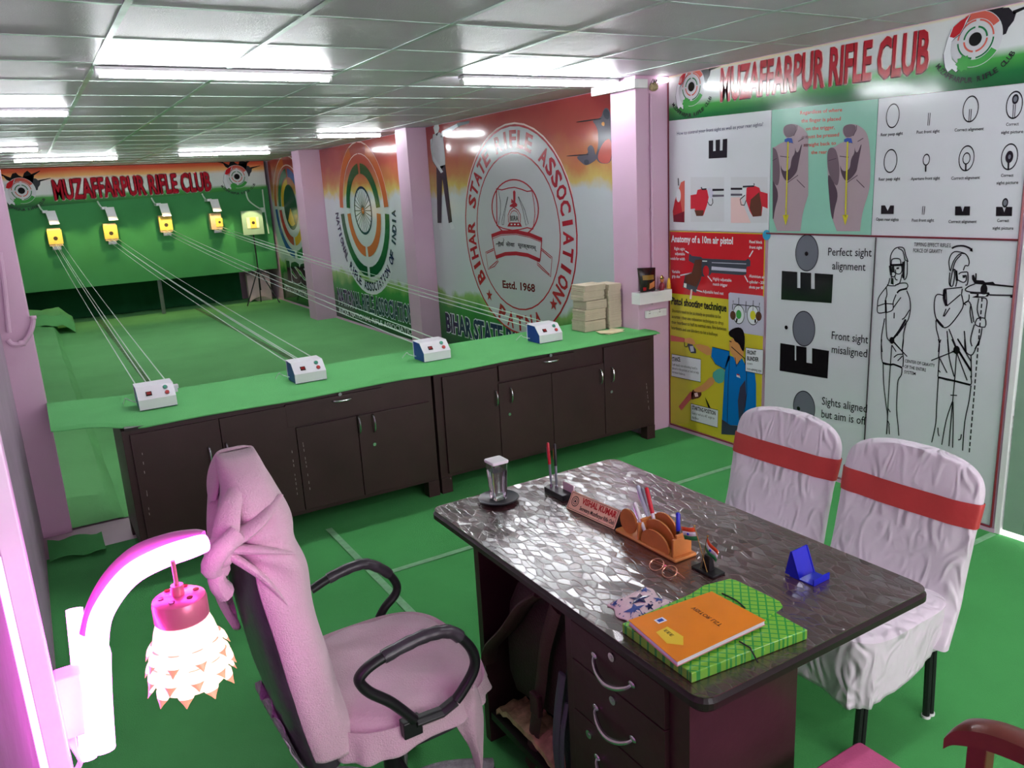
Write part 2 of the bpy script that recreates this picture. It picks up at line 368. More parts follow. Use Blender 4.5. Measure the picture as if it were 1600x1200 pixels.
# ------------------------------------------------------------------ counter and cabinets
def handle(parent, p, axis='z', L=.10, out=(0, -1, 0), r=.0055):
    o = Vector(out)*.028; ax = Vector((0, 0, 1)) if axis == 'z' else Vector((1, 0, 0)) if axis == 'x' else Vector((0, 1, 0)); p = Vector(p)
    pts = [p-ax*L/2, p-ax*L/2*.85+o*.6, p-ax*L*.25+o, p+o*1.1, p+ax*L*.25+o, p+ax*L/2*.85+o*.6, p+ax*L/2]
    b = MB(); b.tube(smooth_path(pts, 4), r, 8); return b.build('handle', 'chrome', parent, smooth=True)
def lock(parent, p, out=(0, -1, 0)):
    b = MB(); p = Vector(p); o = Vector(out); b.cyl(p, p+o*.005, .010, 14); b.cyl(p+o*.005, p+o*.0062, .004, 8); return b.build('lock', 'chrome', parent, smooth=True)
def W4(u, v): return W(u, v, y=4.05)
def cabinet(x0, x1, label, pairs, drawer, hpx, lpx, dh, dl, right_leg=True):
    r = thing('cabinet', label, 'cabinet', ((x0+x1)/2, 4.38, 0), 'cabinets under the shooting counter')
    b = MB(); b.box(x0, x1, 4.066, 4.69, .10, .7335); b.build('carcass', 'dark_wood', r, bevel=.002)
    for lx in (x0, x1-.07):
        for ly in (4.062, 4.62): b = MB(); b.box(lx, lx+.07, ly, ly+.07, .002, .1); b.build('leg', 'dark_wood', r, bevel=.002)
    dx0, dx1, dz0 = drawer
    xs = []
    for (a, c, e) in pairs:
        for (p, q) in ((a, c), (c, e)):
            top = dz0-.012 if (q > dx0+.05 and p < dx1-.05) else .715
            b = MB(); b.box(p+.002, q-.002, 4.05, 4.066, .125, top)
            d = b.build('door', 'dark_wood', r, bevel=.0015); xs.append((p, q, d))
    b = MB(); b.box(dx0, dx1, 4.049, 4.066, dz0, .722); dd = b.build('drawer', 'dark_wood', r, bevel=.0015)
    def own(p):
        for a, c, d in xs:
            if a <= p.x <= c: return d
        return xs[0][2]
    rs = random.Random(int(x0*10)); sc = {}
    for u0, v0, u1, v1 in ((222, 706, 234, 808), (452, 672, 465, 775), (473, 690, 486, 775), (692, 668, 705, 752), (1010, 600, 1014, 640)):
        a0, a1 = W4(u0, v0), W4(u1, v1)
        for k in range(14):
            if rs.random() < .45: continue
            p = a0.lerp(a1, (k+rs.random()*.5)/14)
            for a, c, d in xs:
                if a+.006 < p.x < c-.006: sc.setdefault(d, MB()).box(p.x-.0012, p.x+.0012, 4.0494, 4.0499, p.z-.004-.006*rs.random(), p.z+.006)
    for d, m_ in sc.items(): m_.build('scuff_marks', mat('pale_scuff_'+str(len(MATS)), (176, 160, 158), .7, var=.3, vscale=90), d)['kind'] = 'stuff'
    for u, v in hpx:
        p = W4(u, v); p.y = 4.0505; handle(own(p), p)
    for u, v in lpx:
        p = W4(u, v); p.y = 4.05; lock(own(p), p)
    p = W4(*dh); p.y = 4.049; handle(dd, p, 'x', .11); p = W4(*dl); p.y = 4.049; lock(dd, p)
    return r
cabinet(.245, 1.868, 'dark brown cabinet at the left end of the counter, behind the pink chair',
        [(.275, .685, 1.06), (1.06, 1.40, 1.84)], (1.02, 1.56, .60), [(328, 712), (355, 706), (560, 664), (583, 661)], [(585, 694)], (534, 624), (531, 616))
cabinet(1.884, 3.545, 'dark brown cabinet at the right end of the counter, by the pink pillar',
        [(1.93, 2.30, 2.69), (2.69, 3.105, 3.51)], (2.31, 2.87, .625), [(774, 622), (797, 617), (937, 588), (955, 585)], [(796, 647), (955, 612)], (860, 563), (860, 555))
r = thing('counter_top', 'green cloth covered counter top spanning both cabinets', 'counter', (1.75, 4.4, .735))
b = MB(); b.box(-.02, .26, 4.33, 4.76, .7345, .7495); b.box(.26, 3.56, 4.055, 4.74, .7345, .7495); b.build('board', 'dark_edge', r)
def ctop(u, v):
    x = -.038+3.612*u
    yf = 4.038+.004*math.sin(x*5.1)+(max(0, .34-x)/.38)**1*.24; yb = 4.735+max(0, .5-x)*.30
    y = yf+(yb-yf)*v
    z = .7525+.0015*noise.noise((x*3, y*5, 0))
    if v < .06: z -= (.06-v)/.06*(.010+.003*math.sin(x*7)) - (.012*max(0, math.sin((x)*PI/.28)) if x < .28 and x > 0 else 0)
    return (x, y, z)
b = MB(); b.sheet(ctop, 150, 34, (0, 0, .005)); b.build('green_cloth', 'counter_cloth', r, smooth=True)

# control boxes
def control_box(u, v, label, usb=False):
    p = W(u, v, z=.762); x0 = p.x; w_ = .172; y0 = p.y
    r = thing('control_box', label, 'control box', (x0+w_/2, y0+.07, .7605), 'target control boxes on the counter')
    prof = [(0, 0), (0, .052), (.052, .108), (.15, .112), (.15, 0)]
    def side(x, name, m):
        b = MB(); z0 = .7605; n = len(prof)
        b.add([(x+dx, y0+a, z0+c) for dx in (0, .003) for a, c in prof], [tuple(range(n)), tuple(range(n, 2*n))[::-1]]+[(i, (i+1) % n, n+(i+1) % n, n+i) for i in range(n)])
        return b.build(name, m, r)
    b = MB(); z0 = .7605
    sh = [(-.003, .003), (-.003, .054), (.051, .111), (.153, .115), (.153, .012)]
    pts = [[(x, y0+a, z0+c) for a, c in sh] for x in (x0-.004, x0+w_+.004)]
    inn = [[(x, y0+a, z0+c) for a, c in [(0, .003), (0, .052), (.053, .108), (.15, .112), (.15, .012)]] for x in (x0-.004, x0+w_+.004)]
    n = 5; vs = pts[0]+pts[1]+inn[0]+inn[1]; fs = []
    for i in range(n-1):
        fs += [(i, i+1, n+i+1, n+i), (2*n+i, 3*n+i, 3*n+i+1, 2*n+i+1), (i, 2*n+i, 2*n+i+1, i+1), (n+i, n+i+1, 3*n+i+1, 3*n+i)]
    fs += [(0, n, 3*n, 2*n), (n-1, 3*n-1, 4*n-1, 2*n-1)]
    b.add(vs, fs); b.build('cover', 'white_metal', r)
    side(x0, 'side_panel', 'blue_panel'); side(x0+w_-.003, 'side_panel', 'blue_panel')
    b = MB(); b.box(x0+.003, x0+w_-.003, y0+.004, y0+.146, z0, z0+.006); b.build('base_plate', 'clear_blue', r)
    # controls sit on the sloping face
    A = Vector((0, .054, .057)).normalized(); N = Vector((0, -A.z, A.y))
    def on(fx, fs_): return Vector((x0+w_*fx, y0-.003, z0+.054))+A*.078*fs_
    c = on(.30, .42); b = MB(); X = Vector((1, 0, 0))
    for k, (hw, hh, t0, t1) in enumerate(((.014, .012, 0, .003), (.010, .008, .003, .006))):
        vs = [c+X*sx*hw+A*sy*hh+N*t for t in (t0, t1) for sx, sy in ((-1, -1), (1, -1), (1, 1), (-1, 1))]
        b.add(vs, [(3, 2, 1, 0), (4, 5, 6, 7), (0, 1, 5, 4), (1, 2, 6, 5), (2, 3, 7, 6), (3, 0, 4, 7)], k)
    b.build('rocker_switch', ['black', 'red_switch'], r)
    for f, g, m in ((.78, .72, 'green_button'), (.80, .30, 'red_button')):
        c = on(f, g); b = MB(); b.cyl(c, c+N*.004, .0125, 18, 1); b.cyl(c+N*.004, c+N*.009, .0095, 18, 0); b.build('push_button', [m, 'chrome'], r, smooth=True)
    b = MB(); b.tube(smooth_path([(x0-.002, y0+.12, z0+.02), (x0-.03, y0+.16, z0+.03), (x0-.05, y0+.15, z0+.045), (x0-.06, y0+.2, z0+.006)], 5), .0028, 6)
    b.build('power_cable', 'cord_white', r, smooth=True)
    if usb:
        b = MB(); b.box(x0+w_+.004, x0+w_+.035, y0+.10, y0+.13, z0+.065, z0+.085); b.box(x0+w_+.01, x0+w_+.03, y0+.105, y0+.12, z0+.045, z0+.064); b.build('plug', 'white_plastic', r, bevel=.002)
    return x0, y0, w_
BX = [control_box(220, 642, 'white control box with clear blue side, nearest the left pillar', True),
      control_box(463, 600, 'white control box with blue side, second from the left on the counter'),
      control_box(664, 566, 'white and blue control box in front of the middle pillar'),
      control_box(844, 537, 'white and blue control box nearest the paper stacks')]

# ------------------------------------------------------------------ target board, targets
YB = 14.25
b = MB(); b.box(-.17, 3.76, YB, YB+.03, .575, 2.0); b.build('target_board', 'board_cloth', label='large green cloth covered board holding the targets', cat='board')
b = MB(); b.sheet(lambda u, v: (-.15+3.4*u, 14.95+.03*math.sin(u*40)+.02*noise.noise((u*5, v*3, 4)), .02+.85*v), 90, 8, (0, .01, 0)); b.build('back_curtain', 'curtain_cloth', smooth=True, label='dark green curtain hanging under the target board', cat='curtain')
b = MB(); q = W(250, 443, y=YB+.02); q2 = W(258, 491, z=.01); b.tube([(q.x, YB+.06, .9), (q2.x, YB+.06, .012)], .03, 4); b.build('support_post', 'steel', label='grey metal post under the middle of the target board', cat='post')
b = MB(); b.sheet(lambda u, v: (3.27+.40*u, 14.5+.10*v+.02*math.sin(9*u), .44+.08*math.sin(3*u+2*v)), 10, 6, (0, 0, -.43)); b.build('pale_bundle', mat('pale_pink_cloth', (214, 184, 190), .8, bump=.3), smooth=True, label='pale pink bundle behind the tripod in the far right corner', cat='bundle')
mat('card_yellow', (244, 206, 92), .6, var=.05, vscale=30); mat('card_pale', (240, 226, 186), .6, var=.05); mat('target_black', (60, 44, 22), .6, var=0)
mat('card_pink', (226, 190, 150), .6, var=.1, vscale=60)
warm = []
def carrier(u, v, label, short=False):
    c = W(u, v, y=YB-.16); x, z = c.x, c.z; y = YB-.16
    r = thing('target_carrier', label, 'target', (x, YB-.08, z-.16), 'target carriers on the green board')
    b = MB(); b.box(x-.09, x+.09, y+.01, YB-.001, z-.13, z+.135); b.build('housing', 'card_pink', r, bevel=.004)
    b = MB()
    if short: b.box(x-.01, x+.10, y-.004, y+.009, z-.09, z+.05)
    else: b.box(x-.095, x+.10, y-.004, y+.009, z-.10, z+.11)
    b.build('target_card', 'card_yellow', r)
    b = MB(); cx = x+.05 if short else x+.005
    b.cyl((cx, y-.006, z-.015), (cx, y-.0045, z-.015), .020 if short else .030, 20); b.build('aiming_mark', 'target_black', r)
    b = MB(); b.box(x-.06, x+.06, y-.03, y+.01, z-.185, z-.135); b.build('lower_tray', 'steel', r, bevel=.003)
    return x, z
def lamp_fixture(u, v, label):
    c = W(u, v, y=YB-.25); x, z = c.x, c.z; y = YB-.25
    r = thing('target_lamp', label, 'lamp', (x, YB, z), 'lamp boxes above the targets')
    b = MB()
    f = lambda u_, v_: (x-.065+.13*u_+.03*(1-v_), y-.05+.03*math.sin(v_*2.5), z-.10+.2*v_)
    b.sheet(f, 4, 8, (0, .02, 0)); b.build('hood', 'white_metal', r, smooth=True)
    b = MB(); b.box(x-.10, x-.03, y, YB-.001, z+.07, z+.11); b.build('bracket', 'white_metal', r)
    b = MB(); b.tube(smooth_path([(x-.08, YB-.05, z+.09), (x-.11, YB-.06, z+.14), (x-.13, YB-.045, z+.20)], 5), .012, 6); b.build('cable', 'cord_white', r, smooth=True)
    l = bpy.data.lights.new('target_spot', 'SPOT'); l.energy = 5; l.color = (1, .78, .38); l.spot_size = math.radians(110); l.spot_blend = .6; l.shadow_soft_size = .02
    o = bpy.data.objects.new('target_spot', l); COL.objects.link(o); o.parent = r; o.location = (0, -.48, -.02)
    o.rotation_euler = Vector((0, -.55, 1)).to_track_quat('Z', 'Y').to_euler()
tg = [((86, 371), 'yellow target carrier, leftmost on the green board'), ((173, 363), 'yellow target carrier, second from the left'), ((259, 350), 'yellow target carrier below the letters RIFLE of the far banner'), ((338, 346), 'target carrier with a small yellow card, next to the square panel target')]
lg = [((80, 340), 'white lamp box above the leftmost target'), ((172, 334), 'white lamp box above the second target from the left'), ((256, 328), 'white lamp box above the third target from the left'), ((335, 321), 'white lamp box above the small yellow card')]
TP = [carrier(*p, lb, short=(i == 3)) for i, (p, lb) in enumerate(tg)]
for p, lb in lg: lamp_fixture(*p, lb)
LN = ['leftmost lane', 'second lane from the left', 'third lane from the left', 'lane nearest the wall pictures']
for i, ((bx, by, bw), (tx, tz)) in enumerate(zip(BX, TP)):
    for k in range(4):
        f = (.10, .38, .55, .92)[k]
        p0 = Vector((bx+bw*f, by+.155, .85+.012*(k % 2))); p1 = Vector((tx-.07+.16*f, YB-.20, tz-.125+.025*(k % 2)))
        b = MB(); pts = []
        for j in range(13):
            t = j/12; q = p0.lerp(p1, t); q.z -= .035*4*t*(1-t); pts.append(q)
        b.tube(pts, .0032, 5)
        b.build('guide_line', 'cord_white', label='pale cord of the target return line in the '+LN[i], cat='cord', group='return cords of the '+LN[i])
# free standing panel target on a tripod
c = W(395, 348, y=14.0); x, z = c.x, c.z
r = thing('panel_target', 'square grey-green target panel with a bright yellow card on a black tripod', 'target', (x, 14.0, 0))
b = MB(); b.box(x-.175, x+.175, 14.0, 14.03, z-.20, z+.20); b.build('panel', mat('grey_green', (150, 176, 146), .6), r, bevel=.004)
b = MB(); b.box(x-.10, x+.10, 13.992, 13.999, z-.09, z+.09); b.build('paper', 'card_pale', r)
b = MB(); b.box(x-.045, x+.055, 13.985, 13.991, z-.09, z+.09); b.build('target_card', 'card_yellow', r)
b = MB(); b.cyl((x+.005, 13.983, z), (x+.005, 13.9845, z), .026, 20); b.build('aiming_mark', 'target_black', r)
b = MB(); b.cyl((x, 14.06, .25), (x, 14.06, z+.02), .012, 8); b.build('pole', 'black_plastic', r)
for a in (200, 330, 80):
    b = MB(); a_ = math.radians(a); b.cyl((x, 14.06, .62), (x+.30*math.cos(a_), 14.06+.30*math.sin(a_), .015), .010, 8); b.build('leg', 'black_plastic', r)
l = bpy.data.lights.new('panel_spot', 'SPOT'); l.energy = 8; l.color = (1, .85, .5); l.spot_size = 1.0; l.shadow_soft_size = .02
o = bpy.data.objects.new('panel_spot', l); COL.objects.link(o); o.parent = r; o.location = (-.02, -.42, z+.32); o.rotation_euler = Vector((0, -.8, .8)).to_track_quat('Z', 'Y').to_euler()
b = MB(); g = [W(u, v, y=YB-.02) for u, v in ((384, 299), (388, 312), (398, 321), (410, 328))]; b.tube(smooth_path(g, 5), .013, 6); b.tube([W(410, 296, y=YB-.02), W(413, 324, y=YB-.02), W(420, 365, y=YB-.02)], .012, 6)
b.box(g[-1].x-.03, g[-1].x+.04, YB-.05, YB-.001, g[-1].z-.04, g[-1].z+.04); b.build('wall_cable', 'cord_white', smooth=True, label='thick white cable looping down to the panel target', cat='cable')

# ------------------------------------------------------------------ right pillar fittings
b = MB(); b.box(3.49, 3.519, 4.1600, 4.62, 2.33, 2.385); b.box(3.519, 3.60, 4.1600, 4.1890, 2.33, 2.385); b.build('wall_casing', 'white_plastic', label='white plastic casing around the top of the pillar by the counter', cat='casing', bevel=.003)
b = MB(); cx = W(1018, 200, y=4.1700).x; b.cyl((cx, 4.1730, .92), (cx, 4.1730, 2.30), .009, 8)
for zz in (1.1, 1.55, 1.95): b.cyl((cx, 4.1730, zz), (cx, 4.1730, zz+.02), .014, 8)
b.build('conduit', 'pink_paint', smooth=True, label='thin pink conduit down the counter-end pillar', cat='pipe')
r = thing('lamp_holder', 'dangling broken bulb holder at the top of the counter-end pillar', 'lamp', (cx, 4.1650, 2.3))
b = MB(); b.lathe([(.012, 0), (.028, .012), (.030, .03), (.016, .05)], (cx, 4.1450, 2.31), 14); b.build('socket', mat('old_brass', (176, 160, 120), .6, .3, var=.3, vscale=60), r, smooth=True)
b = MB()
for k in range(4): b.tube(smooth_path([(cx, 4.1450, 2.35), (cx-.02+.015*k, 4.1250, 2.38), (cx-.04+.02*k, 4.1350, 2.345)], 4), .002, 5)
b.build('loose_wires', 'rubber', r)
b = MB(); b.box(3.70, 3.76, 4.1450, 4.1830, 2.365, 2.395); b.build('small_lamp', mat('small_lamp_glow', (255, 255, 255), var=0, emit=(1, 1, 1), estr=1.5), label='small glowing lamp at the ceiling between pillar and banner', cat='lamp')
# shelf tray
q = [W(u, v, y=4.0950) for u, v in ((1000, 459), (1050, 453), (1000, 476))]
x0, x1, zt, zb = q[0].x, q[1].x, q[0].z, q[2].z
r = thing('wall_tray', 'white box tray fixed to the counter-end pillar', 'tray', ((x0+x1)/2, 4.1350, zb))
b = MB()
b.box(x0, x1, 4.0950, 4.1010, zb, zt); b.box(x0, x1, 4.1770, 4.1830, zb, zt); b.box(x0, x0+.006, 4.1010, 4.1770, zb, zt); b.box(x1-.006, x1, 4.1010, 4.1770, zb, zt); b.box(x0, x1, 4.0950, 4.1830, zb-.004, zb)
b.build('tray_box', 'white_plastic', r, bevel=.001)
b = MB(); b.box(x0+.07, x0+.15, 4.0485, 4.0499, zt-.02, zt-.014); b.build('raised_lettering', 'white_metal', r)
TRAY = (x0, x1, zt, zb)
p0, p1 = W(1010, 497, y=4.1650), W(1041, 481, y=4.1650)
r = thing('switch_board', 'white socket board on the counter-end pillar under the tray', 'socket', ((p0.x+p1.x)/2, 4.1750, p0.z))
b = MB(); b.box(p0.x, p1.x, 4.1600, 4.1840, p0.z-.003, p1.z); b.build('plate', 'white_plastic', r, bevel=.003)
wd = (p1.x-p0.x)/4
for k in range(4):
    b = MB(); cx0 = p0.x+wd*(k+.15); b.box(cx0, cx0+wd*.7, 4.1560, 4.1599, p0.z+.015, p1.z-.015); s_ = b.build('switch' if k % 2 else 'socket', 'white_plastic', r, bevel=.001)
    if k % 2 == 0:
        for dx, dz in ((.25, .3), (.45, .3), (.35, .6)): b = MB(); b.cyl((cx0+wd*dx, 4.1555, p0.z+.015+dz*.05), (cx0+wd*dx, 4.1560, p0.z+.015+dz*.05), .003, 8); b.build('hole', 'black', s_)
# left pillar pipes
b = MB(); g = [W(u, v, y=4.87) for u, v in ((0, 395), (6, 440), (14, 520))]; b.tube(g, .012, 8); b.build('conduit', 'pink_paint', smooth=True, label='straight pink pipe down the left pillar', cat='pipe')
b = MB(); g = [W(u, v, y=4.86) for u, v in ((12, 531), (20, 538), (34, 537), (44, 526), (50, 512), (52, 498))]; b.tube(smooth_path(g, 5), .013, 8)
b.cyl(g[-1], g[-1]+Vector((0, .0, .015)), .017, 10); b.cyl(g[2]-Vector((.01, 0, 0)), g[2]+Vector((.015, 0, .003)), .017, 10); b.build('curved_pipe', 'pink_paint', smooth=True, label='curved pink pipe bend on the left pillar', cat='pipe')
# ------------------------------------------------------------------ printed wall sheets
def flag_mat(name, stops, scale=2.2, amp=.18, rough=.12):
    """printed sheet: colour bands by height with ragged, brushed borders"""
    m = bpy.data.materials.new(name); m.use_nodes = True; nt = m.node_tree; b = nt.nodes['Principled BSDF']
    tc = nt.nodes.new('ShaderNodeNewGeometry'); sp = nt.nodes.new('ShaderNodeSeparateXYZ'); nt.links.new(tc.outputs['Position'], sp.inputs[0])
    n = nt.nodes.new('ShaderNodeTexNoise'); n.inputs['Scale'].default_value = scale; n.inputs['Detail'].default_value = 6; nt.links.new(tc.outputs['Position'], n.inputs['Vector'])
    ma = nt.nodes.new('ShaderNodeMath'); ma.operation = 'MULTIPLY_ADD'; ma.inputs[1].default_value = amp*2; nt.links.new(n.outputs['Fac'], ma.inputs[0])
    ad = nt.nodes.new('ShaderNodeMath'); ad.operation = 'SUBTRACT'; ad.inputs[1].default_value = amp; nt.links.new(sp.outputs['Z'], ma.inputs[2]); nt.links.new(ma.outputs[0], ad.inputs[0])
    z0, z1 = stops[0][0], stops[-1][0]
    mr = nt.nodes.new('ShaderNodeMapRange'); mr.inputs['From Min'].default_value = z0; mr.inputs['From Max'].default_value = z1; nt.links.new(ad.outputs[0], mr.inputs['Value'])
    cr = nt.nodes.new('ShaderNodeValToRGB'); nt.links.new(mr.outputs[0], cr.inputs[0]); e = cr.color_ramp.elements
    e[0].position = 0; e[1].position = 1; e[0].color = lin(stops[0][1]); e[1].color = lin(stops[-1][1])
    for z, c in stops[1:-1]: e.new((z-z0)/(z1-z0)).color = lin(c)
    nt.links.new(cr.outputs[0], b.inputs['Base Color']); b.inputs['Roughness'].default_value = rough; b.inputs['Specular IOR Level'].default_value = .5
    n2 = nt.nodes.new('ShaderNodeTexNoise'); n2.inputs['Scale'].default_value = 2.5; nt.links.new(tc.outputs['Position'], n2.inputs['Vector'])
    bp = nt.nodes.new('ShaderNodeBump'); bp.inputs['Strength'].default_value = .12; bp.inputs['Distance'].default_value = .02; nt.links.new(n2.outputs['Fac'], bp.inputs['Height']); nt.links.new(bp.outputs[0], b.inputs['Normal'])
    MATS[name] = m; return m
def pm(name, rgb, rough=.14, **k): return mat(name, rgb, rough, var=k.pop('var', 0), **k)
for nm, c in dict(print_white=(226, 228, 234), print_grey=(206, 206, 212), print_black=(20, 18, 22), print_ink=(38, 34, 42), print_red=(184, 34, 44), print_crimson=(176, 30, 46),
        print_green=(30, 112, 66), print_dkgreen=(22, 92, 52), print_orange=(206, 100, 56), print_navy=(28, 30, 84), print_blue=(52, 84, 168), print_teal=(140, 196, 176), print_skin=(172, 152, 160),
        print_skindark=(112, 94, 104), print_skinline=(82, 66, 78), print_yellow=(212, 202, 52), print_poster_red=(196, 34, 44), print_poster_yellow=(208, 196, 50), print_tan=(214, 150, 92), print_brown=(96, 56, 44),
        print_jacket=(14, 116, 190), print_jacketdark=(60, 62, 84), print_paleteal=(84, 170, 160), print_lav=(196, 192, 212), print_discgrey=(112, 114, 126), print_palered=(232, 196, 196), print_gold=(224, 170, 44),
        print_coral=(206, 96, 84), print_limegreen=(70, 160, 76), print_slate=(66, 70, 82), print_steel=(96, 92, 104), print_sky=(60, 160, 200), print_pinkred=(200, 44, 58), print_hole=(28, 56, 56), print_halo=(246, 214, 210), print_maroon=(110, 20, 36)).items(): pm(nm, c)
P = 'print_'
for nm in ('navy', 'black', 'grey', 'coral', 'limegreen', 'green', 'slate', 'white', 'red', 'ink', 'crimson', 'halo'):
    c_ = dict(navy=(28, 30, 84), black=(20, 18, 22), grey=(214, 214, 220), coral=(206, 96, 84), limegreen=(70, 160, 76), green=(30, 112, 66), slate=(66, 70, 82), white=(226, 228, 234), red=(200, 30, 40), ink=(60, 60, 66), crimson=(176, 24, 44), halo=(246, 222, 218))[nm]
    mat('matte_'+nm, c_, .75, var=0, spec=.2)
def sheet(name, label, cat, x=None, y=None, corners=None, m=None, th=.004, px=True, group=None):
    """flat printed sheet fixed to a wall; corners clockwise from top left"""
    a = Art(x=x, y=y); pts = [a.px(*c) if px else c for c in corners]
    base = [a.pl(p, 0) for p in pts]; off = Vector((th, 0, 0)) if x is not None else Vector((0, th, 0))
    cen = sum((Vector(p) for p in base), Vector())/len(base); cen.z = min(p[2] for p in base)
    r = thing(name, label, cat, cen, group)
    n = len(base); b = MB(); b.add([Vector(p) for p in base]+[Vector(p)+off for p in base], [tuple(range(n)), tuple(range(n, 2*n))[::-1]]+[(i, (i+1) % n, n+(i+1) % n, n+i) for i in range(n)])
    b.build('panel', m, r); return a, r

def club_logo(a, c, s, lift=2, extra=True, clip=None, P=P):
    """target disc with the map outline at its left and the shooters' silhouettes behind it; s = disc radius"""
    k = s/305
    cl = (lambda z: min(z, clip)) if clip else (lambda z: z)
    T = lambda pts: [(c[0]+(x-640)*k, cl(c[1]+(460-y)*k)) for x, y in pts]
    A = lambda pts, m, L: a.poly(T(pts), P+m, px=False, L=L)
    A([(700, 150), (950, 95), (915, 180), (985, 190), (1030, 240), (1070, 262), (1050, 340), (1000, 400), (980, 460), (940, 470), (900, 330), (780, 240)], 'ink', lift)
    A([(1030, 232), (1300, 190), (1300, 202), (1040, 272)], 'black', lift)
    if extra:
        A([(300, 60), (470, 150), (520, 60), (600, 40), (640, 100), (720, 150), (760, 60), (840, 0), (900, 70), (960, 130), (900, 300), (560, 300), (380, 200)], 'black', lift)
        A([(0, 20), (330, 70), (400, 150), (330, 110)], 'black', lift); A([(900, 90), (1100, 10), (1110, 22), (930, 140)], 'black', lift)
    if clip is None: a.ring(c, 0, s, P+'grey', L=lift+1)
    else:
        pts = []
        for i in range(40): q = math.radians(9*i); pts.append((c[0]+s*math.cos(q), cl(c[1]+s*math.sin(q))))
        a.poly(pts, P+'grey', px=False, L=lift+1)
    def sec(r0, r1, a0, a1, m, L):
        n = 12; pts = [(c[0]+r*k*math.cos(math.radians(q)), cl(c[1]+r*k*math.sin(math.radians(q)))) for r, qs in ((r1, [a0+(a1-a0)*i/n for i in range(n+1)]), (r0, [a1-(a1-a0)*i/n for i in range(n+1)])) for q in qs]
        a.poly(pts, P+m, px=False, L=L)
    sec(222, 298, 30, 118, 'coral', lift+2); sec(222, 298, -105, -32, 'limegreen', lift+2)
    for r0, r1, gaps in ((196, 214, ((5, 80, 'coral'), (92, 175, 'coral'), (185, 262, 'green'), (275, 358, 'green'))), (122, 142, ((5, 80, 'green'), (95, 175, 'green'), (185, 262, 'coral'), (275, 358, 'coral')))):
        for a0, a1, m in gaps: sec(r0, r1, a0, a1, m, lift+3)
    a.ring(c, 0, 74*k, P+'black', L=lift+4)
    mp = [(560, 182), (440, 232), (350, 290), (305, 420), (272, 560), (284, 640), (305, 720), (340, 775), (390, 745), (440, 790), (500, 720), (430, 690), (380, 640), (355, 540), (360, 440), (400, 400), (455, 372), (500, 300)]
    A([(x-8 if x < 400 else x+6, y+8) for x, y in mp], 'slate', lift+4); A(mp, 'white', lift+5)
    A([(552, 188), (450, 226), (370, 282), (332, 382), (385, 404), (455, 368), (495, 300), (515, 240)], 'red', lift+6)
    bl = [(520+(95 if i % 2 else 72)*math.cos(PI*i/9), 705+(95 if i % 2 else 72)*math.sin(PI*i/9)) for i in range(18)]
    A(bl, 'limegreen', lift+6)
    a.arctext('MUZAFFARPUR RIFLE CLUB', c, s*1.72, s*1.55, 212, 330, s*.20, s*.15, P+'ink', .02, outward=False, L=lift+7)

def chaikin(pts, n=2):
    for _ in range(n):
        out = []
        for i in range(len(pts)):
            (x0, y0), (x1, y1) = pts[i], pts[(i+1) % len(pts)]
            out += [(x0*.75+x1*.25, y0*.75+y1*.25), (x0*.25+x1*.75, y0*.25+y1*.75)]
        pts = out
    return pts
# --- banner on the far wall
flag_mat('banner_far', [(1.86, (24, 96, 48)), (1.98, (70, 160, 66)), (2.03, (222, 226, 226)), (2.22, (228, 226, 226)), (2.28, (240, 180, 110)), (2.36, (224, 96, 52)), (2.41, (214, 70, 50))], 1.6, .03, .7)
YN = 14.236
r = thing('club_banner', 'far banner reading the club name in red above the green target board', 'banner', (1.8, YN, 1.88))
b = MB(); q0, q1 = W(12, 333, y=YN), W(412, 294, y=YN)
b.add([(-.16, YN, 1.83), (3.74, YN, q1.z), (3.74, YN, 2.405), (-.16, YN, 2.405), (-.16, YN+.012, 1.83), (3.74, YN+.012, q1.z), (3.74, YN+.012, 2.405), (-.16, YN+.012, 2.405)], [(0, 1, 2, 3), (7, 6, 5, 4), (0, 4, 5, 1), (1, 5, 6, 2), (2, 6, 7, 3), (3, 7, 4, 0)])
b.build('panel', 'banner_far', r)
a = Art(y=YN, step=.0012)
for dx, dz in ((-.012, 0), (.012, 0), (0, .012), (0, -.012), (.01, .01), (-.01, -.01)):
    p0, p1 = a.px(86, 312), a.px(331, 297); a.text('MUZAFFARPUR RIFLE CLUB', (p0[0]+dx, p0[1]+dz), (p1[0]+dx, p1[1]+dz), .30, 'matte_halo', .03, px=False, L=2)
a.text('MUZAFFARPUR RIFLE CLUB', a.px(86, 312), a.px(331, 297), .30, 'matte_crimson', .03, px=False, L=4)
club_logo(a, a.px(33.5, 298), .19, P='matte_'); club_logo(a, a.px(370, 276), .19, P='matte_')
a.build('printed_artwork', r)

# --- three association sheets along the lane
flag = [(0, (20, 60, 34)), (.25, (26, 100, 46)), (.55, (56, 142, 60)), (.68, (150, 190, 110)), (.74, (214, 218, 224)), (1.72, (214, 217, 224)), (1.80, (218, 190, 110)), (1.92, (204, 130, 82)), (2.12, (188, 88, 78)), (2.41, (176, 68, 70))]
flag_mat('flag_sheet', flag, 3.2, .18, .1)
XW = 3.795
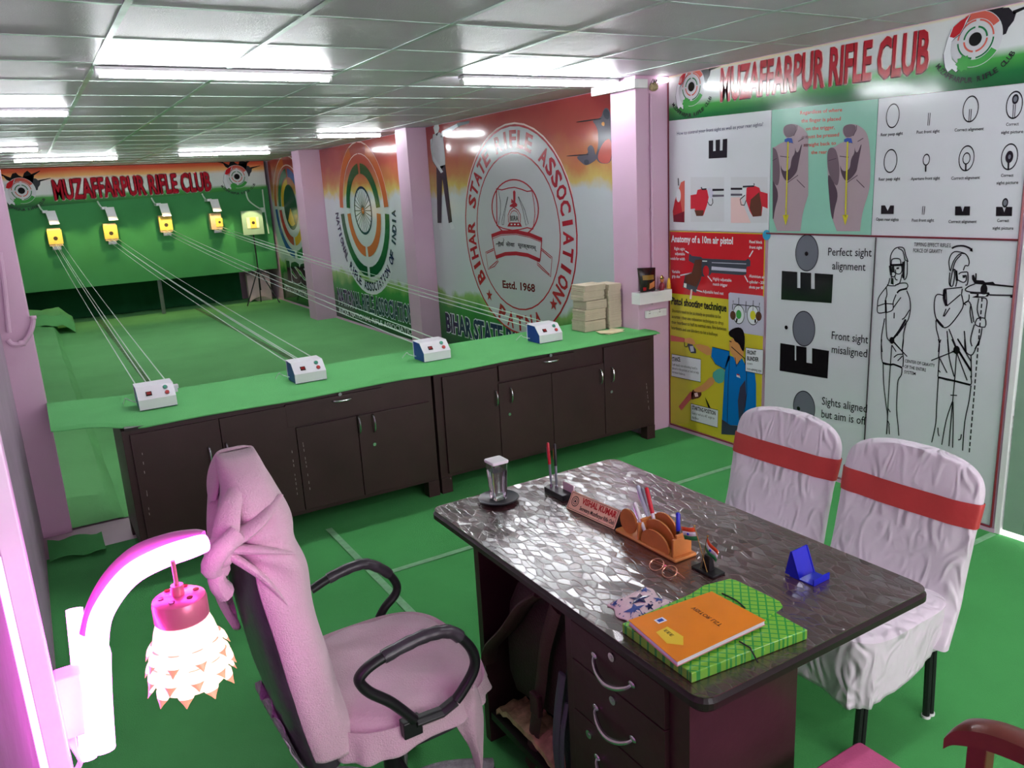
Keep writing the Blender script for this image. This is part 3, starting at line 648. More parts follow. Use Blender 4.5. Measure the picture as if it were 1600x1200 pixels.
# (a) far sheet
a, r = sheet('association_sheet', 'far wall sheet with coloured target rings and the letters ISSF', 'wall sheet', x=XW, corners=[(-14.19, 2.405), (-11.77, 2.405), (-11.77, .035), (-14.19, .035)], px=False, m='flag_sheet')
C = (-13.12, 1.62); a.step = .0011
a.ring(C, .93, .95, P+'halo', 0, 180, k=.86, L=2); a.ring(C, .76, .78, P+'halo', 0, 180, k=.86, L=2); a.ring(C, .78, .93, P+'orange', 100, 178, k=.86, L=1)
for r0, r1, a0, a1, m in ((.78, .92, 182, 266, 'blue'), (.78, .92, 274, 330, 'green'), (.53, .68, 94, 178, 'green'), (.53, .68, 4, 86, 'blue'), (.36, .50, 94, 178, 'gold'), (.53, .68, 184, 266, 'red'), (.53, .68, 274, 356, 'gold')): a.ring(C, r0, r1, P+m, a0, a1, k=.9, L=3)
a.ring(C, 0, .36, P+'hole', L=4); a.ring((C[0], C[1]), .02, .30, P+'gold', 225, 300, L=5)
a.text('ISSF', (-13.75, .40), (-11.95, .40), .34, P+'white', .07, px=False, L=5); a.text('ISSF', (-13.75, .40), (-11.95, .40), .34, P+'black', .045, px=False, L=6)
a.text('INTERNATIONAL SHOOTING SPORT FEDERATION', (-14.05, .20), (-11.85, .20), .10, P+'white', .02, px=False, L=5)
a.build('printed_artwork', r)
# (b) national association
a, r = sheet('association_sheet', 'middle wall sheet with green and orange rings round a spoked wheel', 'wall sheet', x=XW, corners=[(-11.4, 2.405), (-8.2, 2.405), (-8.2, .035), (-11.4, .035)], px=False, m='flag_sheet')
a.step = .0011; C = (-9.915, 1.56)
for a0, a1 in ((3, 89), (91, 177)): a.ring(C, .84, .855, P+'halo', a0, a1, L=2); a.ring(C, .70, .71, P+'halo', a0, a1, L=2)
for r0, r1, a0, a1, m in ((.72, .85, 3, 70, 'orange'), (.72, .85, 110, 177, 'orange'), (.72, .85, 183, 267, 'dkgreen'), (.72, .85, 273, 357, 'dkgreen'), (.46, .59, 4, 86, 'dkgreen'), (.46, .59, 94, 176, 'dkgreen'), (.46, .59, 184, 266, 'orange'), (.46, .59, 274, 356, 'orange')): a.ring(C, r0, r1, P+m, a0, a1, L=3)
a.ring(C, .275, .305, P+'navy', L=3); a.ring(C, 0, .275, P+'white', L=2)
for k in range(24):
    q = math.radians(15*k); a.line([(C[0]+.04*math.cos(q), C[1]+.04*math.sin(q)), (C[0]+.275*math.cos(q), C[1]+.275*math.sin(q))], .010, P+'ink', px=False, L=3)
a.ring(C, .012, .04, P+'orange', L=4)
a.arctext('NATIONAL RIFLE ASSOCIATION OF INDIA', C, 1.05, 1.03, 184, 358, .12, .085, P+'navy', .03, outward=False, L=5)
a.ring(C, .93, 1.08, P+'print'[:0]+'white', 225, 318, L=3)
for dz in (0,): 
    a.text('NATIONAL RIFLE ASSOCIATION OF', (-11.25, .245), (-8.3, .245), .22, P+'white', .07, px=False, L=4); a.text('NATIONAL RIFLE ASSOCIATION OF', (-11.25, .245), (-8.3, .245), .22, P+'navy', .035, px=False, L=5)
    a.text('INDIA NATIONAL RIFLE ASSOCIATION OF', (-11.25, .10), (-8.3, .10), .07, P+'white', .02, px=False, L=5)
a.build('printed_artwork', r)
# (c) state association
a, r = sheet('association_sheet', 'near wall sheet with a big red and white oval seal and a pistol shooter figure', 'wall sheet', x=XW, corners=[(-7.89, 2.405), (-4.42, 2.405), (-4.42, .035), (-7.89, .035)], px=False, m='flag_sheet')
a.step = .0006; C = (-6.2, 1.355)
a.ring(C, 0, .95, P+'grey', L=2, k=.98); a.ring(C, .932, .95, P+'crimson', L=3, k=.98); a.ring(C, .95, .965, P+'halo', 20, 160, L=3, k=.98); a.ring(C, .70, .714, P+'crimson', L=3, k=.98)
a.arctext('BIHAR STATE RIFLE ASSOCIATION', C, .755, .755*.98, 213, -38, .145, .115, P+'crimson', .035, L=4)
a.arctext('PATNA', C, .905, .905*.98, 248, 292, .145, .12, P+'crimson', .035, outward=False, L=4)
for q in (229, 313):
    q = math.radians(q); sc = (C[0]+.83*math.cos(q), C[1]+.81*math.sin(q)); pts = []
    for i in range(10):
        rr = .062 if i % 2 == 0 else .025; t = PI/2+PI*i/5; pts.append((sc[0]+rr*math.cos(t), sc[1]+rr*math.sin(t)))
    a.poly(pts, P+'crimson', px=False, L=4)
E3 = (-6.2, 1.57); a.ring(E3, .385, .405, P+'crimson', k=.63, L=3)
Z3 = lambda pts: zm(740, 260, 8.571, pts)
L3 = lambda pts, w_=.008, m='crimson', **k: a.line(Z3(pts), w_, P+m, L=4, **k)
L3([(305, 300), (380, 315), (470, 290), (550, 280), (640, 305), (720, 335), (790, 325)], .010); L3([(310, 790), (400, 830), (520, 855), (620, 845), (720, 820), (800, 840)], .010)
L3([(310, 300), (315, 790)], .016); L3([(330, 310), (362, 480), (362, 620), (335, 780)], .006, 'ink'); L3([(785, 330), (815, 500), (825, 640), (800, 840)], .010)
L3([(460, 405), (415, 590), (380, 740), (385, 780), (405, 780), (425, 600), (462, 410)], .005, 'ink'); L3([(600, 405), (660, 580), (705, 790), (735, 770), (690, 590), (605, 405)], .005, 'ink')
a.poly(Z3([(545, 318), (565, 340), (562, 480), (590, 510), (580, 540), (545, 545), (485, 540), (490, 520), (530, 490), (505, 490), (510, 430), (535, 460), (530, 340)]), P+'crimson', L=4)
L3([(470, 750), (465, 650), (490, 590), (540, 545), (600, 590), (630, 650), (630, 750)], .010); L3([(490, 745), (490, 650), (515, 605), (545, 590), (580, 605), (605, 650), (605, 745)], .007)
a.poly(Z3([(455, 805), (480, 750), (625, 750), (652, 808)]), P+'crimson', L=4)
for xx in (500, 545, 590): a.poly(Z3([(xx, 768), (xx+22, 768), (xx+22, 785), (xx, 785)]), P+'white', L=5)
a.text('BSRA', *Z3([(498, 725), (602, 728)]), 8, P+'ink', .01, L=5)
Z4 = lambda pts: zm(690, 340, 6, pts)
a.poly(Z4([(470, 175), (560, 140), (700, 130), (830, 160), (945, 205), (930, 400), (800, 350), (700, 340), (600, 345), (510, 370)]), P+'grey', L=4)
a.line(Z4([(470, 172), (560, 138), (700, 132), (830, 160), (945, 208)]), .035, P+'crimson', L=5); a.line(Z4([(476, 200), (560, 165), (700, 158), (830, 186), (940, 232)]), .006, P+'crimson', L=5)
a.line(Z4([(510, 372), (600, 340), (700, 335), (810, 352), (925, 402)]), .035, P+'crimson', L=5)
a.line(Z4([(475, 175), (495, 290), (512, 370)]), .014, P+'crimson', L=5); a.line(Z4([(942, 208), (935, 300), (925, 405)]), .014, P+'crimson', L=5)
for pp in ([(490, 290), (415, 325), (440, 485), (500, 455), (535, 410), (515, 375)], [(490, 305), (425, 335)], [(450, 470), (525, 405)]): a.line(Z4(pp), .009, P+'crimson', L=5)
for pp in ([(940, 290), (1038, 370), (1025, 555), (950, 490), (900, 440), (900, 400), (925, 405)], [(940, 305), (1028, 382)], [(905, 425), (1015, 535)]): a.line(Z4(pp), .009, P+'crimson', L=5)
Z5 = lambda pts: zm(740, 260, 8.571, pts)
a.text('शौय', *Z5([(303, 1080), (412, 1062)]), 6.2, P+'ink', .02, L=6); a.line(Z5([(398, 1010), (412, 985), (402, 965)]), .008, P+'ink', L=6)
a.text('सेवा', *Z5([(440, 1068), (556, 1076)]), 6.2, P+'ink', .02, L=6); a.text('सुरक्षणम्', *Z5([(598, 1075), (850, 1120)]), 6.2, P+'ink', .02, L=6)
a.text('Estd. 1968', *Z4([(575, 655), (880, 697)]), 11.5, P+'maroon', .035, L=4)
a.text('BIHAR STATE RIFLE ASSOCIATION', (-7.75, .27), (-4.6, .10+.17), .20, P+'white', .08, px=False, L=1); a.text('BIHAR STATE RIFLE ASSOCIATION', (-7.75, .27), (-4.6, .27), .20, P+'navy', .04, px=False, L=1.6)
# pistol shooter figure
Z6 = lambda pts: zm(560, 160, 3, pts)
F = lambda pts, m, L=3: a.poly(Z6(pts), P+m, L=L)
F([(352, 118), (362, 100), (376, 104), (380, 120), (374, 145), (360, 150)], 'white'); F([(350, 150), (384, 140), (398, 165), (408, 260), (408, 290), (395, 310), (368, 305), (350, 275), (345, 200)], 'grey', 4)
F([(392, 135), (462, 100), (470, 112), (400, 162), (386, 165)], 'white', 4); F([(462, 96), (522, 86), (520, 98), (478, 110), (468, 116)], 'slate', 4)
F([(338, 175), (350, 165), (352, 250), (398, 325), (388, 332), (348, 270), (340, 215)], 'white', 5)
F([(366, 305), (408, 292), (440, 560), (424, 566), (393, 350), (390, 565), (372, 565)], 'print'[:0]+'ink', 4); F([(378, 566), (392, 566), (394, 596), (380, 597)], 'white', 4); F([(426, 566), (442, 562), (452, 590), (436, 596)], 'white', 4)
F([(362, 150), (376, 138), (370, 158)], 'black', 5)
a.line(Z6([(350, 150), (345, 200), (350, 275), (368, 305)]), .006, P+'ink', L=6)
# two prone rifle shooters, grey and rust
Z7 = lambda pts: zm(870, 150, 8, pts)
G = lambda pts, m, L=3: a.poly(Z7(chaikin(pts)), P+m, L=L)
G([(600, 150), (640, 150), (668, 200), (672, 260), (684, 300), (684, 540), (690, 640), (690, 840), (540, 850), (480, 760), (520, 640), (520, 440), (480, 350), (440, 310), (560, 270), (575, 200)], 'steel'); G([(590, 560), (690, 520), (690, 830), (560, 850), (500, 760)], 'coral', 4)
G([(245, 320), (560, 275), (560, 292), (250, 334)], 'ink', 4); G([(575, 200), (620, 150), (664, 210), (655, 300), (600, 280)], 'slate', 4); G([(560, 330), (600, 320), (600, 380), (565, 370)], 'tan', 4)
G([(240, 765), (300, 740), (400, 720), (380, 650), (430, 605), (470, 650), (480, 720), (520, 780), (420, 850), (370, 868), (330, 850)], 'steel', 4); G([(120, 745), (400, 722), (400, 738), (125, 758)], 'ink', 5); G([(340, 800), (400, 790), (410, 850), (350, 865)], 'slate', 5)
a.build('printed_artwork', r)

# --- big club banner above the teaching charts
XE = 3.793
flag_mat('banner_near', [(2.06, (24, 84, 52)), (2.14, (30, 110, 58)), (2.20, (70, 160, 72)), (2.24, (212, 216, 218)), (2.39, (220, 220, 222)), (2.41, (228, 206, 150))], 2.5, .012)
a, r = sheet('club_banner', 'near banner with the red club name under the ceiling, above the teaching charts', 'banner', x=XE, corners=[(-4.176, 2.405), (-1.9, 2.405), (-1.9, 2.077), (-4.176, 2.128)], px=False, m='banner_near')
p0, p1 = a.px(1126, 157), a.px(1450, 110)
for dx, dz in ((-.006, 0), (.006, 0), (0, -.006), (-.004, -.005)): a.text('MUZAFFARPUR RIFLE CLUB', (p0[0]+dx, p0[1]+dz), (p1[0]+dx, p1[1]+dz), .19, P+'halo', .03, px=False, L=2)
a.text('MUZAFFARPUR RIFLE CLUB', p0, p1, .19, P+'crimson', .03, px=False, L=4)
club_logo(a, (-2.17, 2.292), .118, extra=False, clip=2.403); club_logo(a, (-3.965, 2.316), .118, extra=False, clip=2.403)
a.build('printed_artwork', r)

# --- teaching charts (top row)
def chart(label, corners, m, name='teaching_chart', grp='teaching charts on the right wall'):
    return sheet(name, label, 'poster', x=XE, corners=corners, m=m, group=None)
mat('chart_white', (214, 215, 222), .16, var=.02, vscale=2, bump=.04, bscale=3); mat('chart_teal', (142, 198, 178), .16, var=.03, vscale=2, bump=.04, bscale=3)
mat('chart_red', (196, 38, 48), .2, var=.04); mat('chart_yellow', (208, 194, 52), .2, var=.05, vscale=3)
def col(y0, y1, z0l, z1l, z0r, z1r): return [(-y0, z1l), (-y1, z1r), (-y1, z0r), (-y0, z0l)]
def chart2(label, y0, y1, zb, zt0, zt1, m):
    return sheet('teaching_chart', label, 'poster', x=XE, corners=[(-y0, zt0), (-y1, zt1), (-y1, zb), (-y0, zb)], px=False, m=m)
zt = lambda y: 2.128-(4.176-y)*.0229
a, r = chart2('white chart with a black notched sight block and three hand-and-pistol photos', 4.176, 3.318, 1.416, zt(4.176), zt(3.318), 'chart_white')
Q = lambda pts: zm(1040, 170, 6, pts)
a.text('How to control your front sight as well as your rear sights?', *Q([(108, 248), (915, 160)]), 5.6, P+'navy', .0, L=2)
a.poly(Q([(405, 298), (447, 295), (447, 397), (470, 395), (470, 292), (512, 288), (510, 392), (534, 390), (537, 285), (580, 280), (577, 458), (405, 467)]), P+'ink', L=2)
a.poly(Q([(145, 690), (180, 672), (178, 1065), (75, 1060), (68, 960), (90, 850)]), P+'coral', L=2); a.poly(Q([(78, 1000), (178, 960), (178, 1065), (76, 1060)]), P+'maroon', L=3); a.ring(Q([(122, 812)])[0], 0, .022, P+'white', k=2, L=3, px=True); a.line(Q([(120, 650), (122, 720)]), .008, P+'ink', L=3)
a.poly(Q([(68, 960), (90, 850), (140, 860), (160, 980), (140, 1040), (78, 1050)]), P+'red', L=2.5)
a.poly(Q([(235, 640), (550, 640), (550, 1060), (235, 1060)]), P+'grey', L=1); a.poly(Q([(612, 640), (958, 640), (958, 1070), (612, 1070)]), P+'grey', L=1); a.poly(Q([(612, 830), (700, 830), (800, 1070), (612, 1070)]), P+'palered', L=1.5)
a.poly(Q([(235, 810), (290, 800), (300, 760), (340, 750), (390, 760), (405, 830), (390, 900), (355, 1000), (290, 1005), (275, 935), (235, 940)]), P+'pinkred', L=2); a.poly(Q([(272, 950), (360, 950), (350, 1005), (290, 1005)]), P+'brown', L=3)
for yy, cc in ((750, 'ink'), (805, 'steel')): a.poly(Q([(440, yy), (548, yy), (548, yy+18), (440, yy+22)]), P+cc, L=3); a.poly(Q([(612, yy-10), (720, yy-10), (720, yy+10), (612, yy+10)]), P+cc, L=3)
a.poly(Q([(395, 745), (420, 740), (450, 780), (440, 840), (410, 830)]), P+'lav', L=2); a.line(Q([(395, 870), (410, 900), (430, 905), (445, 880), (440, 840)]), .006, P+'ink', L=3); a.line(Q([(335, 735), (345, 755), (385, 752)]), .010, P+'ink', L=3)
a.poly(Q([(760, 740), (830, 720), (880, 740), (890, 775), (958, 795), (958, 935), (910, 915), (900, 1005), (820, 1012), (790, 960), (755, 860)]), P+'pinkred', L=2); a.poly(Q([(800, 850), (880, 780), (900, 900), (900, 1005), (820, 1012), (790, 930)]), P+'brown', L=3)
a.line(Q([(755, 860), (740, 905), (710, 900), (700, 850), (745, 810)]), .006, P+'ink', L=3); a.line(Q([(725, 730), (830, 725), (830, 700)]), .010, P+'ink', L=3); a.poly(Q([(700, 750), (760, 745), (755, 800), (700, 830)]), P+'white', L=2)
a.build('printed_artwork', r)
a, r = chart2('teal chart with two grey curled hands and yellow arrows', 3.314, 2.64, 1.416, zt(3.314), zt(2.64), 'chart_teal')
Q = lambda pts: zm(1190, 160, 5.715, pts)
for t_, p0, p1 in (('Regardless of where', (345, 108), (720, 80)), ('the finger is placed', (355, 180), (708, 160)), ('on the trigger,', (395, 250), (655, 236)), ('it must be pressed', (358, 325), (692, 302)), ('straight back to', (375, 395), (665, 378)), ('the rear', (443, 462), (585, 456))):
    a.text(t_, *Q([p0, p1]), 5.8, P+'coral', .02, L=2)
def handpic(dx, x_min, x_max):
    o = lambda pts: [(max(x_min, min(x_max, x+dx)), y) for x, y in (chaikin(pts) if len(pts) > 5 else pts)]
    a.poly(Q(o([(725, 240), (740, 205), (800, 190), (860, 200), (930, 250), (960, 330), (975, 520), (972, 700), (960, 800), (900, 980), (880, 1149), (880, 1150), (880, 1150), (672, 1150), (672, 1150), (671, 1148), (620, 1000), (605, 850), (590, 620), (585, 460), (605, 405), (650, 400), (690, 370), (740, 350), (760, 320), (725, 280)])), P+'skin', L=2)
    a.poly(Q(o([(760, 360), (820, 350), (850, 480), (905, 330), (860, 560), (850, 620), (800, 680), (755, 710), (715, 650), (700, 560), (720, 500)])), P+'skinline', L=3)
    a.poly(Q(o([(690, 400), (740, 362), (830, 360), (835, 450), (800, 500), (790, 600), (730, 620), (700, 560)])), P+'skin', L=4)
    a.poly(Q(o([(588, 620), (640, 700), (690, 820), (650, 960), (640, 1060), (620, 1000), (605, 850)])), P+'skinline', L=3)
    a.poly(Q(o([(585, 460), (605, 405), (650, 405), (672, 440), (690, 520), (700, 640), (680, 760), (630, 700), (592, 600)])), P+'skindark', L=3)
    a.poly(Q(o([(725, 240), (745, 205), (800, 192), (850, 210), (830, 290), (790, 312), (745, 310)])), P+'skindark', L=3)
    for ln_ in ([(820, 300), (850, 240), (850, 205)], [(860, 350), (910, 320)], [(700, 480), (780, 490)], [(850, 690), (920, 760)], [(760, 720), (860, 650)], [(600, 520), (670, 500)]): a.line(Q(o(ln_)), .004, P+'skinline', L=5)
    a.poly(Q(o([(740, 330), (770, 316), (805, 320), (815, 362), (740, 352)])), P+'blue', L=6)
    a.line(Q(o([(772, 350), (752, 1020)])), .009, P+'yellow', L=7); a.poly(Q(o([(725, 1005), (778, 1005), (750, 1098)])), P+'yellow', L=7)
handpic(0, 0, 2000); handpic(-532, 100, 418)
a.build('printed_artwork', r)
a, r = chart2('white chart with rows of small sight picture diagrams', 2.636, 1.905, 1.416, zt(2.636), zt(1.905), 'chart_white')
Q = lambda pts: zm(1360, 130, 5, pts)
def oval(cx, cy, rx, ry, th=.004, m='ink', fill=None, L=3):
    c = Q([(cx, cy)])[0]; c0 = a.px(*c); cx_ = a.px(*Q([(cx+rx, cy)])[0]); cy_ = a.px(*Q([(cx, cy-ry)])[0]); R = abs(cx_[0]-c0[0]); K = abs(cy_[1]-c0[1])/R
    if fill: a.ring(c0, 0, R, P+fill, k=K, L=L-.5)
    a.ring(c0, R-th, R, P+m, k=K, L=L)
oval(176, 255, 53, 97); oval(158, 608, 53, 94); oval(784, 202, 63, 105); oval(752, 587, 62, 102); oval(1126, 170, 66, 110); oval(1088, 575, 67, 105)
oval(1134, 124, 26, 39, .006, fill='discgrey'); oval(752, 588, 31, 48); oval(438, 598, 28, 47); oval(1087, 576, 30, 48, .006); oval(1088, 575, 20, 33, .005, fill='discgrey'); oval(1054, 934, 24, 37, .005, fill='discgrey')
for x0, y0, x1, y1 in ((452, 232, 466, 330), (772, 203, 788, 300), (1116, 165, 1132, 275), (408, 962, 424, 1026)): a.line(Q([(x0+3, y0), (x1+3, y0), (x1-4, y1), (x0-2, y1)]), .003, P+'ink', closed=True, L=3)
for x, y0, y1 in ((434, 645, 692), (747, 635, 686), (1080, 622, 676)): a.line(Q([(x, y0), (x-1, y1)]), .007, P+'black', L=3)
for x0, x1, y0, y1, f in ((86, 186, 955, 1022, 1), (664, 780, 962, 1033, .7), (984, 1110, 966, 1038, .7)):
    m_ = (x0+x1)/2; h_ = 20*f; a.poly(Q([(x0, y0), (m_-h_, y0), (m_, y0+42), (m_+h_, y0), (x1, y0), (x1-3, y1), (x0-2, y1)]), P+'black', L=3)
a.line(Q([(722, 965), (722, 1000)]), .004, P+'lav', L=4)
for t_, p0, p1 in (('Rear peep sight', (82, 415), (254, 402)), ('Post front sight', (362, 395), (542, 384)), ('Correct alignment', (658, 378), (886, 366)), ('Correct', (1060, 334), (1160, 328)), ('sight picture', (1022, 396), (1194, 388)),
        ('Rear peep sight', (65, 762), (234, 756)), ('Aperture front sight', (318, 758), (544, 752)), ('Correct alignment', (632, 754), (856, 748)), ('Correct', (1020, 732), (1118, 730)), ('sight picture', (986, 790), (1156, 786)),
        ('Open rear sights', (45, 1074), (222, 1076)), ('Post front sight', (324, 1082), (498, 1082)), ('Correct alignment', (610, 1092), (830, 1092)), ('Correct', (990, 1084), (1084, 1084)), ('sight picture', (955, 1142), (1118, 1144))):
    a.text(t_, *Q([p0, p1]), 5.0, P+'ink', .012, L=3)
a.build('printed_artwork', r)

# --- bottom row
a, r = sheet('teaching_chart', 'red and yellow chart showing an air pistol and a shooter in a blue jacket', 'poster', x=XE, corners=[(-4.176, 1.41), (-3.345, 1.41), (-3.345, .035), (-4.176, .035)], px=False, m='chart_yellow')
Q = lambda pts: zm(1040, 350, 8, pts)
pp = [a.px(*q) for q in Q([(60, 868), (790, 942), (1255, 1005)])]
a.poly([(-4.172, 1.405), (-3.348, 1.405), (-3.348, pp[2][1]), pp[1], (-4.172, pp[0][1]+.003)], P+'poster_red', px=False, L=1)
a.text('Anatomy of a 10m air pistol', *Q([(72, 222), (842, 252)]), 10.5, P+'white', .03, L=2)
for t_, p0, p1 in (('Right sight', (110, 322), (242, 330)), ('adjustable', (120, 385), (242, 392)), ('notch for width', (62, 445), (242, 455)), ('Fixed block', (1048, 238), (1210, 245)), ('front sight', (1048, 305), (1208, 312)), ('Variable', (80, 610), (180, 615)), ('grip size', (80, 668), (180, 673)),
        ('Highly adjustable', (592, 700), (825, 722)), ('match trigger', (592, 765), (775, 782)), ('Aluminium air', (1045, 665), (1240, 682)), ('cylinder - 200', (1045, 738), (1240, 752)), ('shots per fill', (1045, 802), (1222, 815)), ('Adjustable hand rest', (465, 858), (725, 885))):
    a.text(t_, *Q([p0, p1]), 4.6, P+'white', .02, L=2)
for pp in ([(248, 338), (290, 362)], [(185, 642), (330, 612)], [(1095, 332), (1048, 410)], [(510, 628), (582, 718)], [(990, 645), (1032, 725)], [(385, 825), (460, 848)]): a.line(Q(pp), .008, P+'white', L=3)
a.poly(Q([(295, 375), (320, 382), (325, 398), (450, 412), (460, 430), (1000, 455), (1030, 430), (1062, 460), (1062, 525), (1015, 535), (1010, 630), (960, 640), (575, 610), (555, 640), (515, 660), (450, 655), (440, 700), (400, 790), (385, 860), (215, 790), (245, 640), (330, 600), (365, 500), (290, 460)]), P+'slate', L=2)
a.poly(Q([(370, 450), (455, 440), (450, 560), (455, 640), (430, 690), (385, 790), (260, 740), (240, 700), (260, 640), (330, 605)]), P+'brown', L=3)
a.poly(Q([(578, 530), (1010, 565), (1010, 600), (575, 575)]), P+'lav', L=4); a.poly(Q([(580, 478), (1010, 495), (1010, 503), (580, 486)]), P+'lav', L=4); a.poly(Q([(462, 455), (522, 458), (520, 472), (462, 470)]), P+'white', L=4)
a.ring(Q([(508, 590)])[0], 0, .028, P+'poster_red', k=1.3, L=4, px=True); a.poly(Q([(232, 738), (265, 745), (262, 798), (230, 790)]), P+'white', L=4); a.poly(Q([(318, 815), (338, 818), (325, 940), (302, 935)]), P+'halo', L=4)
a.ring(Q([(1265, 138)])[0], 0, .030, P+'sky', k=1, L=4, px=True)
a.poly(Q([(808, 855), (1215, 898), (1232, 915), (1230, 1400), (1210, 1400), (790, 1335), (790, 870)]), P+'lav', L=4)
for pp in ([(848, 955), (850, 1000), (1170, 1035), (1178, 985)], [(840, 1000), (838, 1075)], [(918, 920), (916, 1050)], [(1010, 965), (1005, 1110)], [(1100, 955), (1096, 1080)], [(1178, 1035), (1180, 1110)]): a.line(Q(pp), .005, P+'ink', L=5)
for cx, cy, c2, sx in ((918, 1130, 'limegreen', -1), (1095, 1140, 'yellow', 1)):
    c = Q([(cx, cy)])[0]; a.ring(c, 0, .048, P+'white', k=1.3, L=5, px=True); a.ring(c, .044, .048, P+'ink', k=1.3, L=6, px=True); a.ring(c, 0, .022, P+c2, k=1.3, L=6, px=True); a.ring(Q([(cx+sx*72, cy+12)])[0], 0, .024, P+'brown', k=1.2, L=6, px=True); a.line(Q([(cx-20 if sx < 0 else cx+30, cy+50), (cx+sx*30, cy+95)]), .012, P+'black', L=6)
a.text('Pistol shooting technique', *Q([(75, 1000), (765, 1096)]), 11.5, P+'black', .03, L=4)
Q = lambda pts: zm(1040, 480, 6, pts)
for t_, p0, p1 in (('Shooters need to be as steady as possible to be', (62, 45), (520, 105)), ('accurate - they use relaxation techniques to drop', (60, 100), (545, 165)), ('their heartbeat to half its normal rate, fire between', (58, 152), (572, 220)), ('heartbeats and use blinders to hit a bullseye', (56, 205), (490, 272))): a.text(t_, *Q([p0, p1]), 5.6, P+'ink', .0, L=4)
F = lambda pts, m, L: a.poly(Q(chaikin(pts, 1) if m in ('tan', 'brown', 'paleteal') or (m == 'black' and len(pts) > 5) else pts), P+m, L=L)
F([(280, 335), (440, 375), (425, 470), (290, 390)], 'tan', 4); F([(50, 262), (180, 290), (180, 328), (50, 318)], 'coral', 4); F([(180, 290), (255, 285), (290, 350), (245, 350), (210, 335), (180, 328)], 'tan', 5); F([(205, 340), (250, 345), (285, 395), (288, 432), (240, 430), (222, 400)], 'slate', 4); a.line(Q([(180, 330), (180, 365), (200, 372), (215, 350)]), .006, P+'ink', L=5); F([(228, 365), (262, 362), (270, 415), (238, 418)], 'lav', 5)
F([(440, 370), (600, 410), (605, 480), (560, 580), (470, 530), (430, 460)], 'jacket', 4)
F([(500, 570), (560, 580), (555, 700), (480, 720), (430, 625)], 'paleteal', 4); F([(430, 640), (475, 700), (380, 780), (330, 800), (270, 790), (265, 770), (360, 720)], 'tan', 5)
F([(235, 790), (270, 800), (250, 850), (150, 968), (125, 930)], 'coral', 4); F([(240, 780), (310, 760), (345, 810), (320, 850), (270, 860), (245, 870)], 'brown', 4); F([(270, 805), (300, 800), (310, 835), (280, 840)], 'palered', 5)
F([(590, 450), (650, 470), (720, 480), (760, 560), (840, 620), (850, 720), (850, 960), (740, 1030), (690, 1110), (610, 1105), (530, 1060), (545, 800), (560, 560)], 'jacket', 4); F([(750, 680), (760, 860), (720, 1050), (690, 1060), (680, 880), (700, 750)], 'jacketdark', 5); F([(530, 1050), (610, 1105), (690, 1112), (670, 1200), (525, 1190)], 'jacketdark', 4.5)
F([(605, 300), (650, 290), (720, 330), (740, 440), (700, 500), (670, 550), (640, 460), (612, 430), (598, 370)], 'tan', 5); F([(592, 230), (640, 195), (700, 185), (735, 220), (748, 300), (738, 420), (715, 400), (690, 340), (650, 320), (640, 290), (600, 270)], 'black', 6)
a.line(Q([(620, 370), (745, 480), (750, 540)]), .006, P+'ink', L=7); F([(668, 628), (696, 640), (705, 665), (668, 650)], 'white', 6); F([(672, 622), (698, 634), (700, 642), (670, 634)], 'red', 7); a.line(Q([(605, 460), (590, 700), (580, 1090)]), .004, P+'ink', L=6); a.line(Q([(760, 560), (765, 800), (740, 1000)]), .004, P+'ink', L=6)
a.line(Q([(655, 470), (665, 555), (700, 500)]), .005, P+'ink', L=7); a.line(Q([(600, 315), (622, 325)]), .006, P+'ink', L=7); a.line(Q([(440, 372), (604, 412)]), .004, P+'ink', L=7); a.line(Q([(425, 462), (470, 532), (560, 582)]), .004, P+'ink', L=7)
def notebox(pts, lines):
    F(pts, 'white', 7); a.line(Q(pts), .004, P+'ink', closed=True, L=8)
    for t_, p0, p1, h, bd in lines: a.text(t_, *Q([p0, p1]), h, P+'ink', bd, L=8)
notebox([(62, 438), (335, 488), (332, 702), (58, 645)], [('STANCE', (68, 505), (142, 508), 6.5, .03), ('Left hand, non-shooting hand is', (68, 545), (300, 585), 4, 0), ('placed in the pocket or belt to help', (66, 580), (315, 625), 4, 0), ('increase balance', (66, 615), (185, 640), 4, 0)])
notebox([(755, 378), (920, 400), (915, 630), (752, 598)], [('FRONT', (768, 440), (852, 448), 6.5, .03), ('BLINDER', (768, 495), (876, 508), 6.5, .03), ('covers', (768, 535), (818, 540), 4, 0), ('non-aiming eye', (768, 585), (902, 608), 4.5, 0)])
notebox([(242, 902), (496, 965), (492, 1128), (242, 1058)], [('STARTING POSITION', (252, 955), (472, 1012), 6.2, .03), ('Gun is held at a 45° angle to', (252, 1000), (462, 1052), 4, 0), ('the floor', (252, 1040), (315, 1058), 4, 0)])
F([(372, 840), (395, 880), (425, 945), (402, 938)], 'black', 7)
a.build('printed_artwork', r)
a, r = sheet('teaching_chart', 'white chart of three grey discs over black notched blocks, headed Perfect sight alignment', 'poster', x=XE, corners=[(-3.318, 1.405), (-2.61, 1.405), (-2.61, .035), (-3.318, .035)], px=False, m='chart_white')
Q = lambda pts: zm(1030, 340, 2.5, pts)
def disc(cx, cy, rx, ry, dot):
    c0 = a.px(*Q([(cx, cy)])[0]); R = abs(a.px(*Q([(cx+rx, cy)])[0])[0]-c0[0]); K = abs(a.px(*Q([(cx, cy-ry)])[0])[1]-c0[1])/R
    a.ring(c0, 0, R, P+'discgrey', k=K, L=2); a.ring(c0, R-.004, R, P+'ink', k=K, L=3); a.ring(Q([dot])[0], 0, .012, P+'black', k=1, L=4, px=True)
disc(577, 138, 46, 73, (576, 141)); disc(565, 434, 45, 70, (497, 429)); disc(566, 742, 44, 66, (545, 745))
